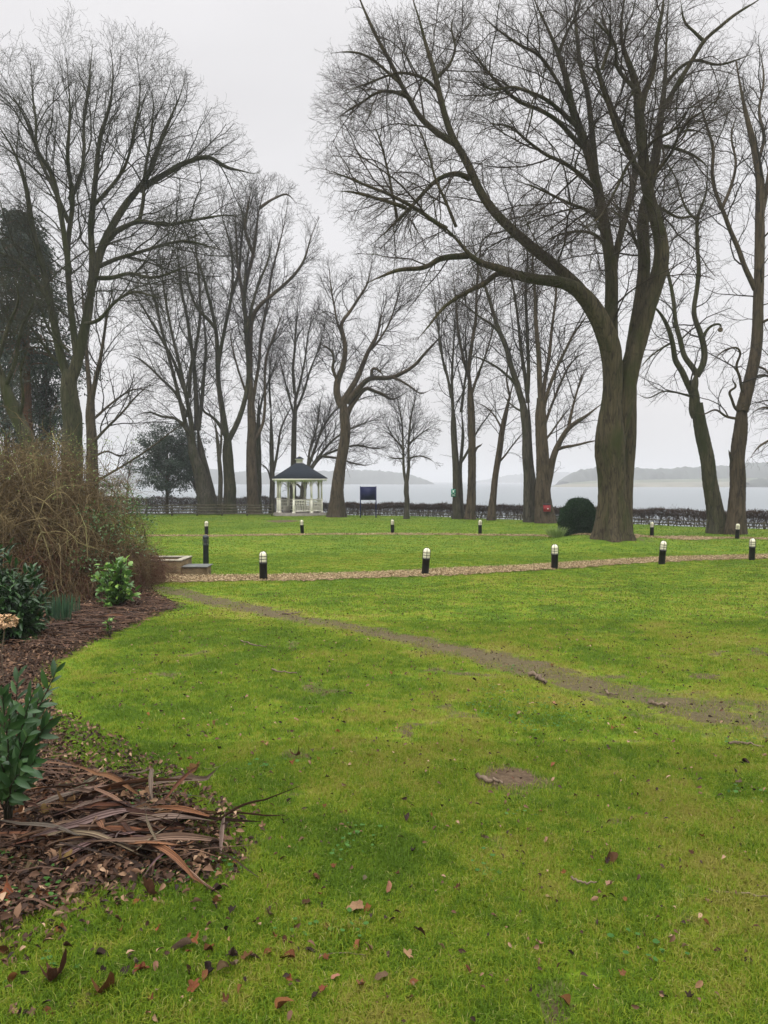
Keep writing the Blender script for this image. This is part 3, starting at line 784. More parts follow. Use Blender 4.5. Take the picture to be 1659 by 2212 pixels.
# --- tall broad tree at the left
b = tbase(150, 1090, 36.0)
make_tree('bare_tree', 'tall broad bare tree with green trunk behind the bramble thicket at far left', 36.0, [
 (46, 34, [(156, 1090), (154, 1020), (153, 950), (150, 890), (148, 840), (150, 800)], 0, 0, .93, 'bare'),
 (26, 16, [(152, 830), (165, 780), (180, 725), (190, 680), (195, 640), (204, 590)], .4, 0, .7),
 (20, 4, [(198, 620), (212, 565), (230, 515), (258, 464), (285, 425), (300, 410), (327, 365), (345, 310), (362, 270), (376, 238), (392, 200), (400, 165)], 1.5, .4),
 (14, 3, [(300, 410), (340, 385), (387, 357), (420, 345), (451, 338), (490, 362), (520, 368), (546, 376), (562, 372)], 2.4, 1.2),
 (13, 3, [(215, 550), (240, 507), (270, 490), (301, 477), (357, 486), (400, 478), (440, 472), (494, 464), (540, 478)], -2, .5),
 (10, 3, [(204, 580), (250, 560), (300, 545), (350, 530), (400, 520), (450, 532), (500, 545)], -3, .5),
 (16, 4, [(196, 640), (200, 560), (196, 500), (202, 430), (208, 365), (215, 300), (228, 260), (240, 215), (244, 160), (240, 107)], 0, .3),
 (15, 4, [(165, 770), (158, 700), (150, 620), (146, 560), (148, 507), (159, 430), (152, 390), (146, 344), (149, 290), (152, 240), (148, 180), (144, 125)], -1.5, 0),
 (12, 3, [(150, 590), (138, 500), (116, 387), (100, 355), (86, 335), (72, 300), (56, 258), (40, 230), (26, 206), (10, 170)], -2.0, -.8),
 (10, 3, [(148, 480), (122, 420), (95, 365), (78, 320), (78, 260), (70, 200), (75, 140)], 2.0, .5),
 (20, 5, [(150, 820), (130, 760), (118, 700), (105, 640), (88, 560), (70, 490), (60, 420), (40, 350), (10, 290), (-30, 240)], -2.5, 0),
 (11, 3, [(110, 660), (80, 610), (45, 570), (0, 545), (-50, 520)], -4, -1),
 (11, 3, [(200, 600), (240, 600), (280, 590), (330, 600), (380, 585), (430, 560)], -4, .3),
 (9, 3, [(185, 700), (215, 690), (250, 650), (290, 630), (330, 640), (370, 650)], -4, -.3),
 (9, 3, [(300, 480), (310, 430), (312, 380), (325, 300), (330, 250), (330, 200)], 0, .6),
 (9, 3, [(196, 450), (225, 420), (262, 375), (280, 330), (290, 280), (300, 230), (305, 170)], -.8, .3),
 (9, 3, [(150, 430), (175, 380), (182, 330), (180, 270), (190, 210), (195, 150), (200, 95)], 3, .4),
 (7, 2, [(120, 780), (90, 740), (60, 700), (30, 690), (0, 700)], -5, -2),
 (7, 2, [(150, 760), (110, 720), (85, 660), (60, 640), (20, 620)], -5, -2),
], (165, 425, 408, 365), LV(d1=1.1, l1=(1.6, 4.8), a1=(25, 55), d2=2.1, l2=(.8, 2.1), d3=2.4, l3=(.35, .9), d4=2.2, l4=(.15, .38), up=.02, wob=.19, out=.35, a2=(28, 60), a3=(35, 70), rk=.010),
 ('bark_green', 'twig_green'), base=b, sides=18, ry=8.5, knob=.05)
b = tbase(200, 1078, 44.0)
make_tree('bare_tree', 'narrow dark tree trunk between the broad green tree and the pale building', 44.0, [
 (28, 18, [(200, 1085), (198, 1030), (197, 960), (196, 900), (196, 850)], 0, 0, .9, 'bare'),
 (12, 3, [(196, 860), (190, 800), (186, 740), (180, 660), (175, 580)], 1, 0),
 (12, 3, [(197, 870), (208, 820), (216, 780), (224, 730), (234, 670), (250, 600)], -1, 0),
 (6, 2, [(199, 1045), (225, 1030), (260, 1010), (300, 985), (335, 960), (380, 925), (420, 900)], -4, 0),
 (7, 2, [(198, 960), (225, 930), (265, 890), (300, 850), (340, 820)], -3, 0),
 (6, 2, [(197, 910), (230, 880), (270, 850), (300, 840), (345, 850)], 3, 0),
 (5, 2, [(198, 990), (230, 975), (260, 985), (290, 970)], 3, 0)],
 (240, 790, 170, 260), LV(d1=.8, l1=(1.5, 4), a1=(25, 50), d2=1.5, l2=(.8, 2.0), d3=2.2, l3=(.4, .9)), ('bark_brown', 'twig_dark'), base=b)
# --- row in front of the lake
def T(label, x, y, limbs, env, lv, mats=('bark_grey', 'twig_dark'), Y=None, **k):
    b = tbase(x, y, Y); return make_tree('bare_tree', label, float(b[1]), limbs, env, lv, mats, base=b, **k)
FAN = LV(d1=.95, l1=(2.0, 5.5), a1=(18, 44), d2=1.5, l2=(.9, 2.4), d3=1.9, l3=(.4, 1.0), d4=1.3, l4=(.15, .35), up=.03, wob=.17, out=.3, a2=(25, 55), a3=(32, 68), rk=.009)
FANL = LV(d1=.9, l1=(2.0, 5.0), a1=(20, 48), d2=1.3, l2=(.9, 2.2), d3=1.8, l3=(.4, 1.0), d4=1.2, l4=(.15, .35), up=.03, wob=.17, out=.3, a2=(25, 55), a3=(32, 68), rk=.009)
T('pale leaning tree with fused stems fanning out beside the dark holly', 446, 1111, [
 (34, 20, [(450, 1118), (446, 1095), (438, 1049), (428, 1010), (420, 985), (413, 955)], 0, 0, .9, 'bare'),
 (20, 10, [(462, 1112), (455, 1060), (440, 1000), (430, 950), (426, 915)], .8, .6, .8, 'bare'),
 (12, 3, [(416, 970), (405, 930), (395, 890), (385, 850), (370, 790), (352, 720), (335, 650), (315, 590), (300, 530)], .6, 0),
 (11, 3, [(418, 960), (410, 900), (400, 850), (388, 790), (372, 720), (358, 650), (350, 590), (340, 520)], -1.2, 0),
 (12, 3, [(426, 930), (424, 870), (420, 800), (412, 740), (402, 680), (390, 620), (384, 550), (375, 480)], 1, .5),
 (10, 3, [(428, 930), (436, 870), (440, 810), (445, 750), (440, 690), (436, 630)], 2, .5),
 (8, 3, [(420, 950), (400, 925), (380, 905), (350, 900), (320, 890), (290, 900)], -2, 0),
 (8, 2, [(405, 900), (380, 850), (350, 820), (320, 790), (290, 770), (260, 765)], 2, 0),
 (8, 2, [(398, 840), (370, 770), (330, 700), (300, 650), (275, 610)], -2.5, 0),
 (9, 3, [(408, 860), (412, 800), (425, 740), (432, 680), (430, 600), (422, 520), (425, 450)], 2.5, 0)],
 (370, 690, 130, 290), FAN, ('bark_grey', 'twig_green'))
T('thin dark stem right beside the pale leaning tree', 477, 1112, [
 (11, 7, [(473, 1118), (476, 1060), (474, 1000), (467, 930), (462, 900)], 0, 0, .6),
 (6, 2, [(474, 1000), (478, 950), (477, 900), (470, 840), (465, 780)], 1, 0)],
 (470, 880, 60, 140), FANL, sides=8)
T('tall tree forking into a wide V between the fence and the holly', 494, 1108, [
 (26, 20, [(495, 1114), (495, 1060), (493, 1010), (491, 970), (491, 945)], 0, 0, .95, 'bare'),
 (14, 4, [(491, 955), (486, 915), (478, 870), (472, 830), (470, 790), (469, 740), (465, 700), (455, 660), (445, 620), (430, 570), (410, 530), (395, 480)], .5, 0),
 (13, 4, [(491, 955), (503, 935), (517, 905), (528, 870), (534, 840), (537, 800), (533, 750), (530, 700), (527, 640), (530, 590), (538, 530), (545, 480)], -.6, 0),
 (8, 3, [(486, 940), (472, 915), (455, 898), (440, 888), (432, 860), (428, 820)], 1, 0),
 (9, 3, [(470, 800), (480, 740), (490, 690), (500, 640), (503, 590), (498, 530), (480, 470), (470, 420)], 1, 0),
 (8, 3, [(466, 710), (450, 690), (430, 670), (415, 640), (405, 600), (400, 540)], -1.5, 0),
 (8, 3, [(532, 720), (545, 660), (560, 610), (580, 560), (590, 500)], 1.5, -.5),
 (7, 3, [(500, 640), (515, 590), (520, 540), (525, 470), (510, 420)], 2, .5)],
 (480, 620, 120, 245), FAN, ('bark_green', 'twig_dark'))
T('tall straight tree with knobbly bark just left of the gazebo', 546, 1109, [
 (24, 16, [(546, 1116), (545, 1050), (543, 990), (543, 940), (542, 890), (541, 850)], 0, 0, .85, 'bare'),
 (14, 5, [(541, 860), (538, 800), (537, 760), (536, 716), (530, 680), (527, 652), (533, 600), (545, 560), (552, 510), (560, 450), (575, 400)], 0, 0),
 (11, 4, [(541, 810), (541, 740), (543, 690), (560, 660), (585, 640), (610, 618), (630, 600), (648, 578), (660, 555), (672, 510), (690, 470)], -1.2, 0),
 (8, 3, [(545, 960), (556, 940), (568, 915), (573, 870), (572, 820), (575, 770), (590, 730), (605, 690), (620, 650)], 1, 0),
 (8, 3, [(528, 660), (520, 610), (512, 560), (510, 500), (505, 440)], 1.5, 0),
 (8, 3, [(548, 550), (530, 500), (535, 450), (545, 400)], -1, 0),
 (8, 3, [(542, 900), (552, 830), (560, 780), (562, 730), (575, 670), (585, 600), (600, 540), (615, 480), (622, 430)], 2, 0),
 (7, 2, [(560, 450), (590, 430), (620, 420), (640, 440)], 1, 0),
 (6, 2, [(541, 870), (525, 830), (512, 790), (500, 740), (495, 690)], -2, 0)],
 (590, 620, 128, 240), FAN, ('bark_brown', 'twig_dark'))
T('straight greenish trunk standing close behind the knobbly tree', 558, 1108, [
 (15, 9, [(558, 1112), (558, 1040), (559, 960), (558, 900), (560, 850)], 0, 0, .7),
 (6, 2, [(559, 900), (570, 850), (590, 800), (605, 760)], 0, 0)], (575, 830, 70, 170), FANL, ('bark_green', 'twig_dark'), Y=60, sides=8)
T('slim twin stemmed tree at the left corner of the gazebo', 587, 1110, [
 (13, 7, [(588, 1116), (588, 1050), (587, 990), (586, 940), (585, 870)], 0, 0, .55),
 (7, 3, [(588, 1030), (596, 995), (602, 960), (606, 930), (618, 900), (640, 860)], .5, 0),
 (4, 2, [(586, 1040), (578, 1015), (568, 1005), (560, 1000)], -.5, 0),
 (5, 2, [(585, 880), (582, 830), (585, 780), (592, 730)], 1, 0)],
 (600, 860, 80, 170), FANL, Y=59.5, sides=10)
T('slender tall tree rising straight behind the gazebo roof', 634, 1110, [
 (15, 9, [(634, 1112), (634, 1050), (634, 990), (636, 930), (638, 880), (637, 830)], 0, 0, .7),
 (7, 3, [(637, 850), (633, 800), (636, 760), (640, 700), (645, 640)], 0, 0),
 (6, 2, [(637, 870), (650, 820), (660, 770), (668, 710), (690, 660)], 1, 0),
 (6, 2, [(638, 890), (655, 850), (670, 800), (690, 750), (700, 700)], -1, 0),
 (5, 2, [(636, 900), (622, 850), (610, 800), (600, 760)], -1, 0)],
 (650, 780, 85, 180), FAN, Y=60, sides=10)
T('low wide branching tree spreading right behind the gazebo', 655, 1112, [
 (15, 12, [(652, 1114), (655, 1070), (660, 1035), (664, 1015)], 0, 0, .9, 'bare'),
 (7, 2, [(662, 1030), (690, 990), (720, 975), (750, 965), (780, 962), (810, 970), (840, 965)], -1, 0),
 (7, 2, [(664, 1020), (690, 985), (720, 950), (760, 925), (800, 910), (830, 905)], 1, 0),
 (7, 2, [(664, 1015), (680, 970), (695, 930), (720, 890), (750, 870), (790, 860)], 0, 0),
 (6, 2, [(664, 1015), (670, 970), (685, 920), (690, 880), (700, 840)], 2, 0),
 (6, 2, [(690, 985), (730, 990), (760, 1000), (790, 1005), (810, 1000)], -1.5, -1),
 (5, 2, [(655, 1060), (640, 1045), (625, 1052), (612, 1045)], -1, 0)],
 (740, 935, 118, 90), LV(d1=1.6, l1=(1.5, 4), a1=(20, 45), d2=2.2, l2=(.7, 1.8), d3=2.8, l3=(.4, .9), up=.03), Y=60, sides=10)
b = tbase(722, 1117); YB = float(b[1])
make_tree('bare_tree', 'crooked tree with curling boughs standing just right of the gazebo', YB, [
 (30, 18, [(724, 1122), (725, 1090), (728, 1055), (734, 1010), (742, 960), (745, 920), (743, 890), (740, 868)], 0, 0, .93, 'bare'),
 (17, 4, [(740, 880), (728, 855), (727, 830), (733, 812), (742, 790), (746, 765), (744, 735), (737, 712), (735, 698), (752, 680), (775, 645), (795, 610), (805, 560)], 0, 0),
 (8, 3, [(732, 835), (724, 812), (718, 795), (721, 778), (718, 762), (706, 750), (692, 743), (688, 730)], -.8, 0),
 (14, 4, [(741, 868), (758, 840), (775, 812), (785, 785), (795, 760), (808, 735), (815, 725), (822, 690), (835, 650)], 1, 0),
 (14, 4, [(748, 870), (764, 850), (780, 832), (795, 818), (805, 815), (828, 818), (848, 816), (870, 805), (895, 790), (912, 770), (935, 745), (960, 720), (985, 712)], -2.0, 0),
 (8, 4, [(804, 816), (803, 803), (807, 796), (818, 800), (828, 812)], -1.5, -1),
 (12, 4, [(748, 905), (755, 880), (770, 862), (782, 845), (792, 838), (810, 846), (828, 852), (842, 862), (858, 860), (880, 845)], 1.5, 0),
 (6, 2, [(795, 760), (815, 740), (840, 700), (860, 640), (870, 590)], 0, .5),
 (6, 2, [(744, 735), (730, 700), (722, 660), (715, 620), (710, 570)], 1, 0),
 (6, 2, [(848, 816), (870, 825), (890, 838), (910, 850), (935, 840)], -1.5, -1)],
 (800, 690, 150, 190), LV(d1=1.2, l1=(1.5, 4.2), a1=(28, 60), d2=2.2, l2=(.7, 2.0), d3=3.0, l3=(.4, .95), up=.03, wob=.2), ('bark_brown', 'twig_dark'), base=b, sides=16, ry=6)
T('small slender twin stemmed tree right of the navy board', 878, 1121, [
 (12, 10, [(878, 1126), (879, 1090), (878, 1055), (878, 1038)], 0, 0, .9, 'bare'),
 (7, 2, [(877, 1045), (872, 1015), (871, 980), (870, 950), (868, 910), (860, 870), (852, 840)], 0, 0),
 (8, 2, [(879, 1045), (883, 1010), (882, 980), (884, 940), (888, 900), (896, 865), (905, 830)], 0, 0),
 (4, 1.5, [(870, 970), (855, 950), (838, 935), (820, 925)], 0, 0), (4, 1.5, [(884, 960), (900, 945), (920, 930), (940, 925)], 0, 0),
 (4, 1.5, [(871, 990), (850, 990), (835, 985)], 1, 0), (4, 1.5, [(883, 990), (905, 985), (925, 990), (940, 1000)], -1, 0)],
 (882, 925, 72, 92), LV(d1=1.9, l1=(1.0, 2.8), a1=(25, 52), d2=2.8, l2=(.5, 1.4), d3=3.4, l3=(.3, .75), up=.03), sides=10)
T('forked tree that carries the small green sign', 984, 1121, [
 (17, 12, [(986, 1127), (985, 1070), (984, 1010), (981, 950), (979, 900), (975, 850)], 0, 0, .7),
 (10, 6, [(998, 1127), (996, 1070), (994, 1020), (997, 980), (1000, 930), (996, 880)], .6, .5, .7),
 (7, 2, [(976, 860), (966, 810), (955, 770), (948, 720), (940, 660), (935, 600)], 0, 0),
 (7, 2, [(978, 880), (976, 820), (978, 770), (982, 710), (985, 640)], 1, 0),
 (6, 2, [(996, 1000), (1010, 975), (1022, 950), (1035, 925), (1060, 890), (1075, 860)], -1, 0),
 (7, 2, [(996, 890), (1002, 840), (1008, 790), (1005, 730), (1012, 670)], 1, 0)],
 (985, 780, 85, 215), FAN, sides=12)
T('tall tree with bulging trunk right of the green sign', 1015, 1122, [
 (20, 14, [(1014, 1129), (1017, 1080), (1019, 1040), (1020, 990), (1020, 930), (1017, 870), (1014, 820), (1012, 780)], 0, 0, .8),
 (9, 3, [(1013, 800), (1020, 740), (1028, 690), (1030, 620), (1035, 560), (1045, 500)], 0, 0),
 (8, 3, [(1014, 820), (1000, 770), (990, 720), (985, 650), (978, 590)], 1, 0),
 (6, 3, [(1021, 985), (1030, 968), (1038, 962), (1042, 958)], -.5, 0, 0, 'bare'),
 (7, 2, [(1016, 860), (1032, 810), (1048, 770), (1065, 710), (1075, 650)], -1, 0)],
 (1022, 720, 85, 240), FAN, ('bark_brown', 'twig_dark'), sides=14, knob=.10)
T('slim leaning tree with bumpy bark between two upright trees', 1063, 1124, [
 (16, 10, [(1061, 1130), (1064, 1090), (1067, 1050), (1072, 1010), (1080, 970), (1085, 930), (1092, 895), (1100, 860), (1108, 830)], 0, 0, .6),
 (5, 2, [(1076, 1000), (1090, 985), (1105, 965), (1125, 940), (1140, 930)], -1, 0),
 (5, 2, [(1086, 930), (1070, 900), (1050, 880), (1030, 870)], 1, 0),
 (5, 2, [(1102, 860), (1095, 820), (1100, 770), (1110, 720)], 1, 0)],
 (1092, 880, 75, 150), FANL, ('bark_brown', 'twig_dark'), sides=12, knob=.12)
T('tall leaning tree left of the tree with the red bin', 1146, 1128, [
 (24, 16, [(1147, 1134), (1144, 1090), (1140, 1040), (1137, 1000), (1136, 950), (1134, 900), (1128, 860)], 0, 0, .85, 'bare'),
 (14, 8, [(1162, 1132), (1158, 1080), (1150, 1030), (1146, 990), (1144, 950), (1143, 900), (1140, 850)], .7, .6, .8),
 (14, 4, [(1130, 870), (1118, 835), (1104, 790), (1092, 745), (1078, 715), (1066, 680), (1058, 650), (1045, 610), (1030, 570), (1020, 520)], 0, 0),
 (9, 3, [(1141, 870), (1136, 820), (1126, 760), (1120, 700), (1112, 640), (1100, 580), (1095, 520)], 1, 0),
 (9, 3, [(1140, 850), (1142, 800), (1140, 740), (1138, 690), (1136, 630), (1140, 570), (1138, 510), (1145, 450)], 0, 0),
 (7, 2, [(1118, 835), (1100, 815), (1075, 795), (1050, 780), (1025, 770), (1000, 768)], -1.5, 0),
 (7, 2, [(1080, 720), (1060, 700), (1030, 680), (1000, 655), (975, 640)], -1.5, 0),
 (6, 2, [(1134, 890), (1120, 885), (1100, 870), (1085, 850)], 1, 0)],
 (1090, 650, 120, 250), FAN, ('bark_grey', 'twig_dark'), sides=16)
T('tree with a long right bough that carries the red bin', 1172, 1130, [
 (34, 22, [(1178, 1136), (1175, 1090), (1173, 1050), (1172, 1010), (1171, 960), (1170, 910), (1168, 860)], 0, 0, .85, 'bare'),
 (18, 5, [(1178, 1065), (1184, 1038), (1192, 1005), (1200, 975), (1212, 950), (1228, 925), (1245, 912), (1265, 900), (1290, 880), (1310, 865)], -.8, 0),
 (8, 3, [(1204, 970), (1222, 965), (1245, 962), (1270, 955), (1300, 950)], -.5, -.3),
 (13, 4, [(1168, 870), (1166, 820), (1164, 771), (1160, 720), (1157, 680), (1155, 620), (1150, 560), (1155, 490)], 0, 0),
 (10, 3, [(1170, 880), (1178, 820), (1186, 770), (1192, 710), (1200, 650), (1205, 590), (1218, 530)], 1, 0),
 (9, 3, [(1170, 900), (1182, 850), (1200, 800), (1220, 760), (1240, 720), (1262, 690), (1280, 650)], -1, 0),
 (7, 2, [(1172, 930), (1190, 880), (1210, 830), (1230, 790), (1255, 765), (1280, 760)], 2, 0),
 (7, 2, [(1228, 925), (1235, 890), (1245, 850), (1258, 810), (1275, 780)], 0, -.3),
 (6, 2, [(1171, 960), (1190, 935), (1215, 900), (1240, 870)], 2, 0)],
 (1210, 720, 110, 260), FAN, ('bark_brown', 'twig_dark'), sides=18)
b = tbase(1556, 1152); YB = float(b[1])
make_tree('bare_tree', 'leaning forked tree with crooked arm, third from the right edge', YB, [
 (36, 26, [(1552, 1156), (1549, 1120), (1543, 1080), (1537, 1040), (1530, 1000), (1520, 950), (1510, 905), (1505, 870)], 0, 0, .95, 'bare'),
 (24, 13, [(1505, 900), (1500, 850), (1502, 825), (1505, 800)], -.2, 0, .9, 'bare'),
 (13, 5, [(1505, 812), (1494, 790), (1478, 772), (1470, 735), (1460, 700), (1456, 660), (1448, 615), (1440, 575), (1436, 530), (1440, 480)], 1.0, 0),
 (14, 5, [(1505, 812), (1520, 790), (1524, 760), (1518, 735), (1512, 710), (1500, 690), (1498, 665), (1505, 632), (1508, 600), (1510, 573), (1505, 545), (1506, 500), (1504, 475), (1515, 445), (1525, 425), (1528, 380), (1530, 330)], -.5, 0),
 (16, 6, [(1508, 880), (1495, 850), (1484, 825), (1474, 800), (1458, 778), (1455, 750), (1448, 720), (1440, 700), (1425, 675), (1410, 660), (1395, 640)], -.8, 0),
 (7, 3, [(1520, 728), (1528, 712), (1540, 702), (1553, 700), (1558, 706), (1556, 716)], -.3, -.2, 0, 'bare'),
 (6, 2, [(1505, 475), (1485, 455), (1470, 420), (1460, 385), (1440, 350), (1425, 310)], .5, 0),
 (5, 2, [(1452, 740), (1425, 755), (1400, 775), (1380, 800)], -1, 0),
 (5, 2, [(1502, 860), (1470, 850), (1435, 845), (1400, 860), (1375, 850)], 1, 0),
 (6, 2, [(1440, 560), (1425, 520), (1430, 480), (1415, 440), (1420, 400)], 1.5, .5)],
 (1480, 640, 130, 290), LV(d1=.75, l1=(1.2, 3.6), a1=(35, 65), d2=1.6, l2=(.6, 1.6), d3=2.4, l3=(.3, .75), up=.02, wob=.22, curl=.2), ('bark_green', 'twig_dark'), base=b, sides=18, ry=5,
 scars=[(1557, 712, 8, -.4)])
b = tbase(1590, 1154); YB = float(b[1])
make_tree('bare_tree', 'thick upright tree with a broken stub close to the right edge', YB, [
 (36, 26, [(1588, 1158), (1591, 1120), (1593, 1060), (1594, 1010), (1597, 960), (1598, 915), (1604, 880)], 0, 0, .95, 'bare'),
 (27, 12, [(1602, 890), (1614, 850), (1625, 810), (1634, 770), (1638, 720), (1638, 670), (1640, 613), (1641, 560), (1642, 500), (1640, 440), (1642, 397), (1634, 350), (1625, 300), (1612, 250), (1600, 190), (1590, 130)], 0, 0, .25),
 (12, 4, [(1632, 625), (1620, 600), (1606, 570), (1595, 535), (1578, 500), (1562, 455), (1545, 415), (1538, 370), (1543, 320), (1530, 285), (1518, 240), (1500, 198), (1490, 150)], -.8, 0),
 (12, 4, [(1641, 480), (1652, 430), (1660, 380), (1672, 320), (1690, 260)], .5, 0),
 (8, 4, [(1582, 1003), (1578, 985), (1574, 972)], -.4, 0, 0, 'bare'),
 (7, 3, [(1597, 890), (1587, 880), (1580, 860), (1576, 845), (1590, 835), (1582, 820), (1588, 808)], -1, 0, 0, 'bare'),
 (7, 3, [(1612, 860), (1602, 840), (1598, 815), (1590, 790), (1600, 765), (1590, 750), (1560, 760), (1530, 790)], -1.6, 0),
 (7, 3, [(1640, 700), (1660, 690), (1690, 680)], -1, 0),
 (8, 3, [(1634, 360), (1650, 300), (1640, 240), (1650, 170), (1640, 100)], 1, 0),
 (8, 3, [(1560, 450), (1580, 400), (1590, 350), (1580, 290), (1600, 230)], 1, 0),
 (6, 2, [(1596, 905), (1570, 900), (1545, 885), (1520, 895), (1500, 890)], -1, 0),
 (6, 2, [(1630, 790), (1655, 800), (1680, 830)], -1, 0)],
 (1615, 520, 135, 470), LV(d1=.8, l1=(1.4, 4), a1=(35, 68), d2=1.8, l2=(.7, 1.8), d3=2.6, l3=(.3, .8), up=-.01, wob=.22, curl=.2), ('bark_brown', 'twig_dark'), base=b, sides=18, ry=6)
T('bare tree outside the right edge whose drooping twigs reach into view', 1735, 1157, [
 (40, 26, [(1735, 1165), (1733, 1100), (1728, 1000), (1725, 900)], 0, 0, .8),
 (10, 3, [(1728, 960), (1705, 920), (1680, 890), (1650, 880), (1625, 890)], -1, 0),
 (9, 3, [(1730, 1000), (1700, 960), (1670, 950), (1640, 965), (1620, 990)], -1.5, 0),
 (9, 3, [(1726, 920), (1700, 860), (1670, 820), (1640, 810), (1610, 830)], 1, 0),
 (16, 5, [(1725, 910), (1715, 800), (1700, 700), (1690, 600)], 0, 0)],
 (1690, 850, 95, 170), LV(d1=1.6, l1=(1.0, 3.0), a1=(35, 75), d2=2.4, l2=(.5, 1.4), d3=3.0, l3=(.3, .8), up=-.10, wob=.2, curl=.3), ('bark_brown', 'twig_dark'))
T('young red stemmed sapling beyond the fence near the big gate post', 275, 1108, [
 (6, 4, [(274, 1112), (275, 1080), (276, 1055), (276, 1030)], 0, 0, .4),
 (3, 1.5, [(275, 1060), (265, 1045), (258, 1035)], 0, 0), (3, 1.5, [(276, 1035), (280, 1020), (276, 1005)], 0, 0)],
 (272, 1035, 38, 42), LV(d1=2.5, l1=(.5, 1.5), a1=(25, 50), d2=3, l2=(.3, .8), d3=3, l3=(.2, .5)), ('bark_red', 'cane_red'), Y=59, sides=8)
# leaning stem with mossy bark at the far left edge
T('thick leaning trunk entering at the far left edge behind the brambles', 75, 1060, [
 (34, 26, [(82, 1075), (75, 1000), (60, 950), (42, 910), (22, 870), (5, 820), (-10, 760)], 0, 0, .4),
 (10, 3, [(10, 840), (30, 790), (40, 740), (50, 700), (70, 660), (78, 620)], -1, 0),
 (10, 3, [(-5, 780), (20, 700), (40, 650), (30, 590)], -1.5, 0),
 (8, 3, [(40, 905), (50, 860), (45, 800), (60, 750)], -1.5, 0)],
 (40, 740, 120, 190), LV(d1=1.4, l1=(1, 3), a1=(30, 60), d2=2.4, l2=(.5, 1.5), d3=3, l3=(.3, .8), up=.02, wob=.2), ('bark_green', 'twig_green'), Y=30, sides=14)

# ------------------------------------------------------------------ gazebo
g0 = gpx(641, 1115); GZ = np.array([g0[0], g0[1] + 1.9, 0.]); GZ[2] = float(ground(GZ[0], GZ[1])) - .02
gz_ = empty('gazebo', GZ, 'cream octagonal gazebo with dark shingle roof beside the crooked tree', 'gazebo')
AN = [math.radians(a) for a in (143, 98, 53, 8, -37, -82, -127, -172)]       # from +x towards the camera
PR, RH, PH, FL0 = 1.62, .98, 2.36, .19
pts8 = [(PR * math.cos(a), -PR * math.sin(a)) for a in AN]
m = MB(); m.lathe([(1.98, -.3), (1.98, .13), (1.93, .17), (1.93, .19), (.01, .19)], seg=8, rot=math.radians(-8)); m.build('platform', M['paving'], gz_)
for i, (x, y) in enumerate(pts8):
    rz = math.atan2(y, x)
    m = MB()
    m.box((x, y, FL0 + .5), (.075, .075, .5), rz, bev=.01); m.box((x, y, FL0 + .06), (.10, .10, .06), rz, bev=.01)
    m.box((x, y, FL0 + RH + .02), (.095, .095, .02), rz); m.box((x, y, FL0 + .5 + PH / 2), (.055, .055, PH / 2 - .5), rz)
    m.box((x, y, FL0 + PH - .06), (.08, .08, .05), rz)
    m.build('post', M['cream'], gz_)
for i in range(8):
    a, b = np.array(pts8[i]), np.array(pts8[(i + 1) % 8]); d = b - a; L = np.linalg.norm(d); rz = math.atan2(d[1], d[0]); c = (a + b) / 2; u = d / L
    m = MB()   # fretwork bracket with two arches
    z0 = FL0 + PH
    m.box((c[0], c[1], z0 - .05), (L / 2 - .08, .03, .05), rz)
    for sgn, p in ((1, a), (-1, b)):
        P = []
        for t in np.linspace(0, 1, 9):
            ang = t * math.pi / 2
            P.append((p[0] + u[0] * sgn * (.06 + .52 * (1 - math.cos(ang))), p[1] + u[1] * sgn * (.06 + .52 * (1 - math.cos(ang))), z0 - .62 + .54 * math.sin(ang)))
        m.tube(P, .024, 5)
        for k in (2, 4, 6):
            q = P[k]; m.tube([q, (p[0] + u[0] * sgn * .05, p[1] + u[1] * sgn * .05, min(q[2] + .22, z0 - .08))], .012, 4)
            m.tube([q, (q[0], q[1], z0 - .08)], .010, 4)
    m.build('bracket', M['cream'], gz_)
    if i != 0:
        m = MB()
        for zz, hz in ((FL0 + RH - .06, .03), (FL0 + .16, .03), (FL0 + RH - .30, .014)):
            m.box((c[0], c[1], zz), (L / 2 - .07, .03, hz), rz)
        n = 9
        for k in range(n):
            s_ = (k + .5) / n - .5; px_, py_ = c + d * s_ * .86
            zs = np.linspace(FL0 + .18, FL0 + RH - .08, 7)
            m.tube([(px_ + .022 * math.sin(z * 9) * u[0], py_ + .022 * math.sin(z * 9) * u[1], z) for z in zs], .019, 5)
        m.build('railing', M['cream'], gz_)
    if i in (2, 3, 4, 5, 6):
        m = MB(); k = .80; cc = c * k
        m.box((cc[0], cc[1], FL0 + .45), (L / 2 * .74, .17, .02), rz); m.box((cc[0], cc[1], FL0 + .22), (L / 2 * .55, .02, .21), rz)
        m.build('bench', M['cream'], gz_)
rt = math.radians(-8)
k = Mat('shingle', .9, .15)
br = k.n('ShaderNodeTexBrick'); br.inputs['Scale'].default_value = 5.5; br.inputs['Color1'].default_value = (.012, .017, .024, 1); br.inputs['Color2'].default_value = (.024, .031, .041, 1); br.inputs['Mortar'].default_value = (.012, .017, .026, 1)
br.inputs['Mortar Size'].default_value = .03
cc_ = k.n('ShaderNodeTexCoord'); sp_ = k.n('ShaderNodeSeparateXYZ'); cb_ = k.n('ShaderNodeCombineXYZ'); k.link(cc_.outputs['Object'], sp_.inputs[0])
k.link(k.math('ADD', sp_.outputs[0], k.math('MULTIPLY', sp_.outputs[1], .8)), cb_.inputs[0]); k.link(k.math('MULTIPLY', sp_.outputs[2], 1.8), cb_.inputs[1]); k.link(cb_.outputs[0], br.inputs['Vector'])
k.col(k.mix(.5, br.outputs[0], k.ramp(k.noise(22, 5), [(.3, (.010, .014, .020)), (.7, (.034, .041, .052))]))); k.bump(br.outputs[1], .015)
m = MB(); e0 = FL0 + PH
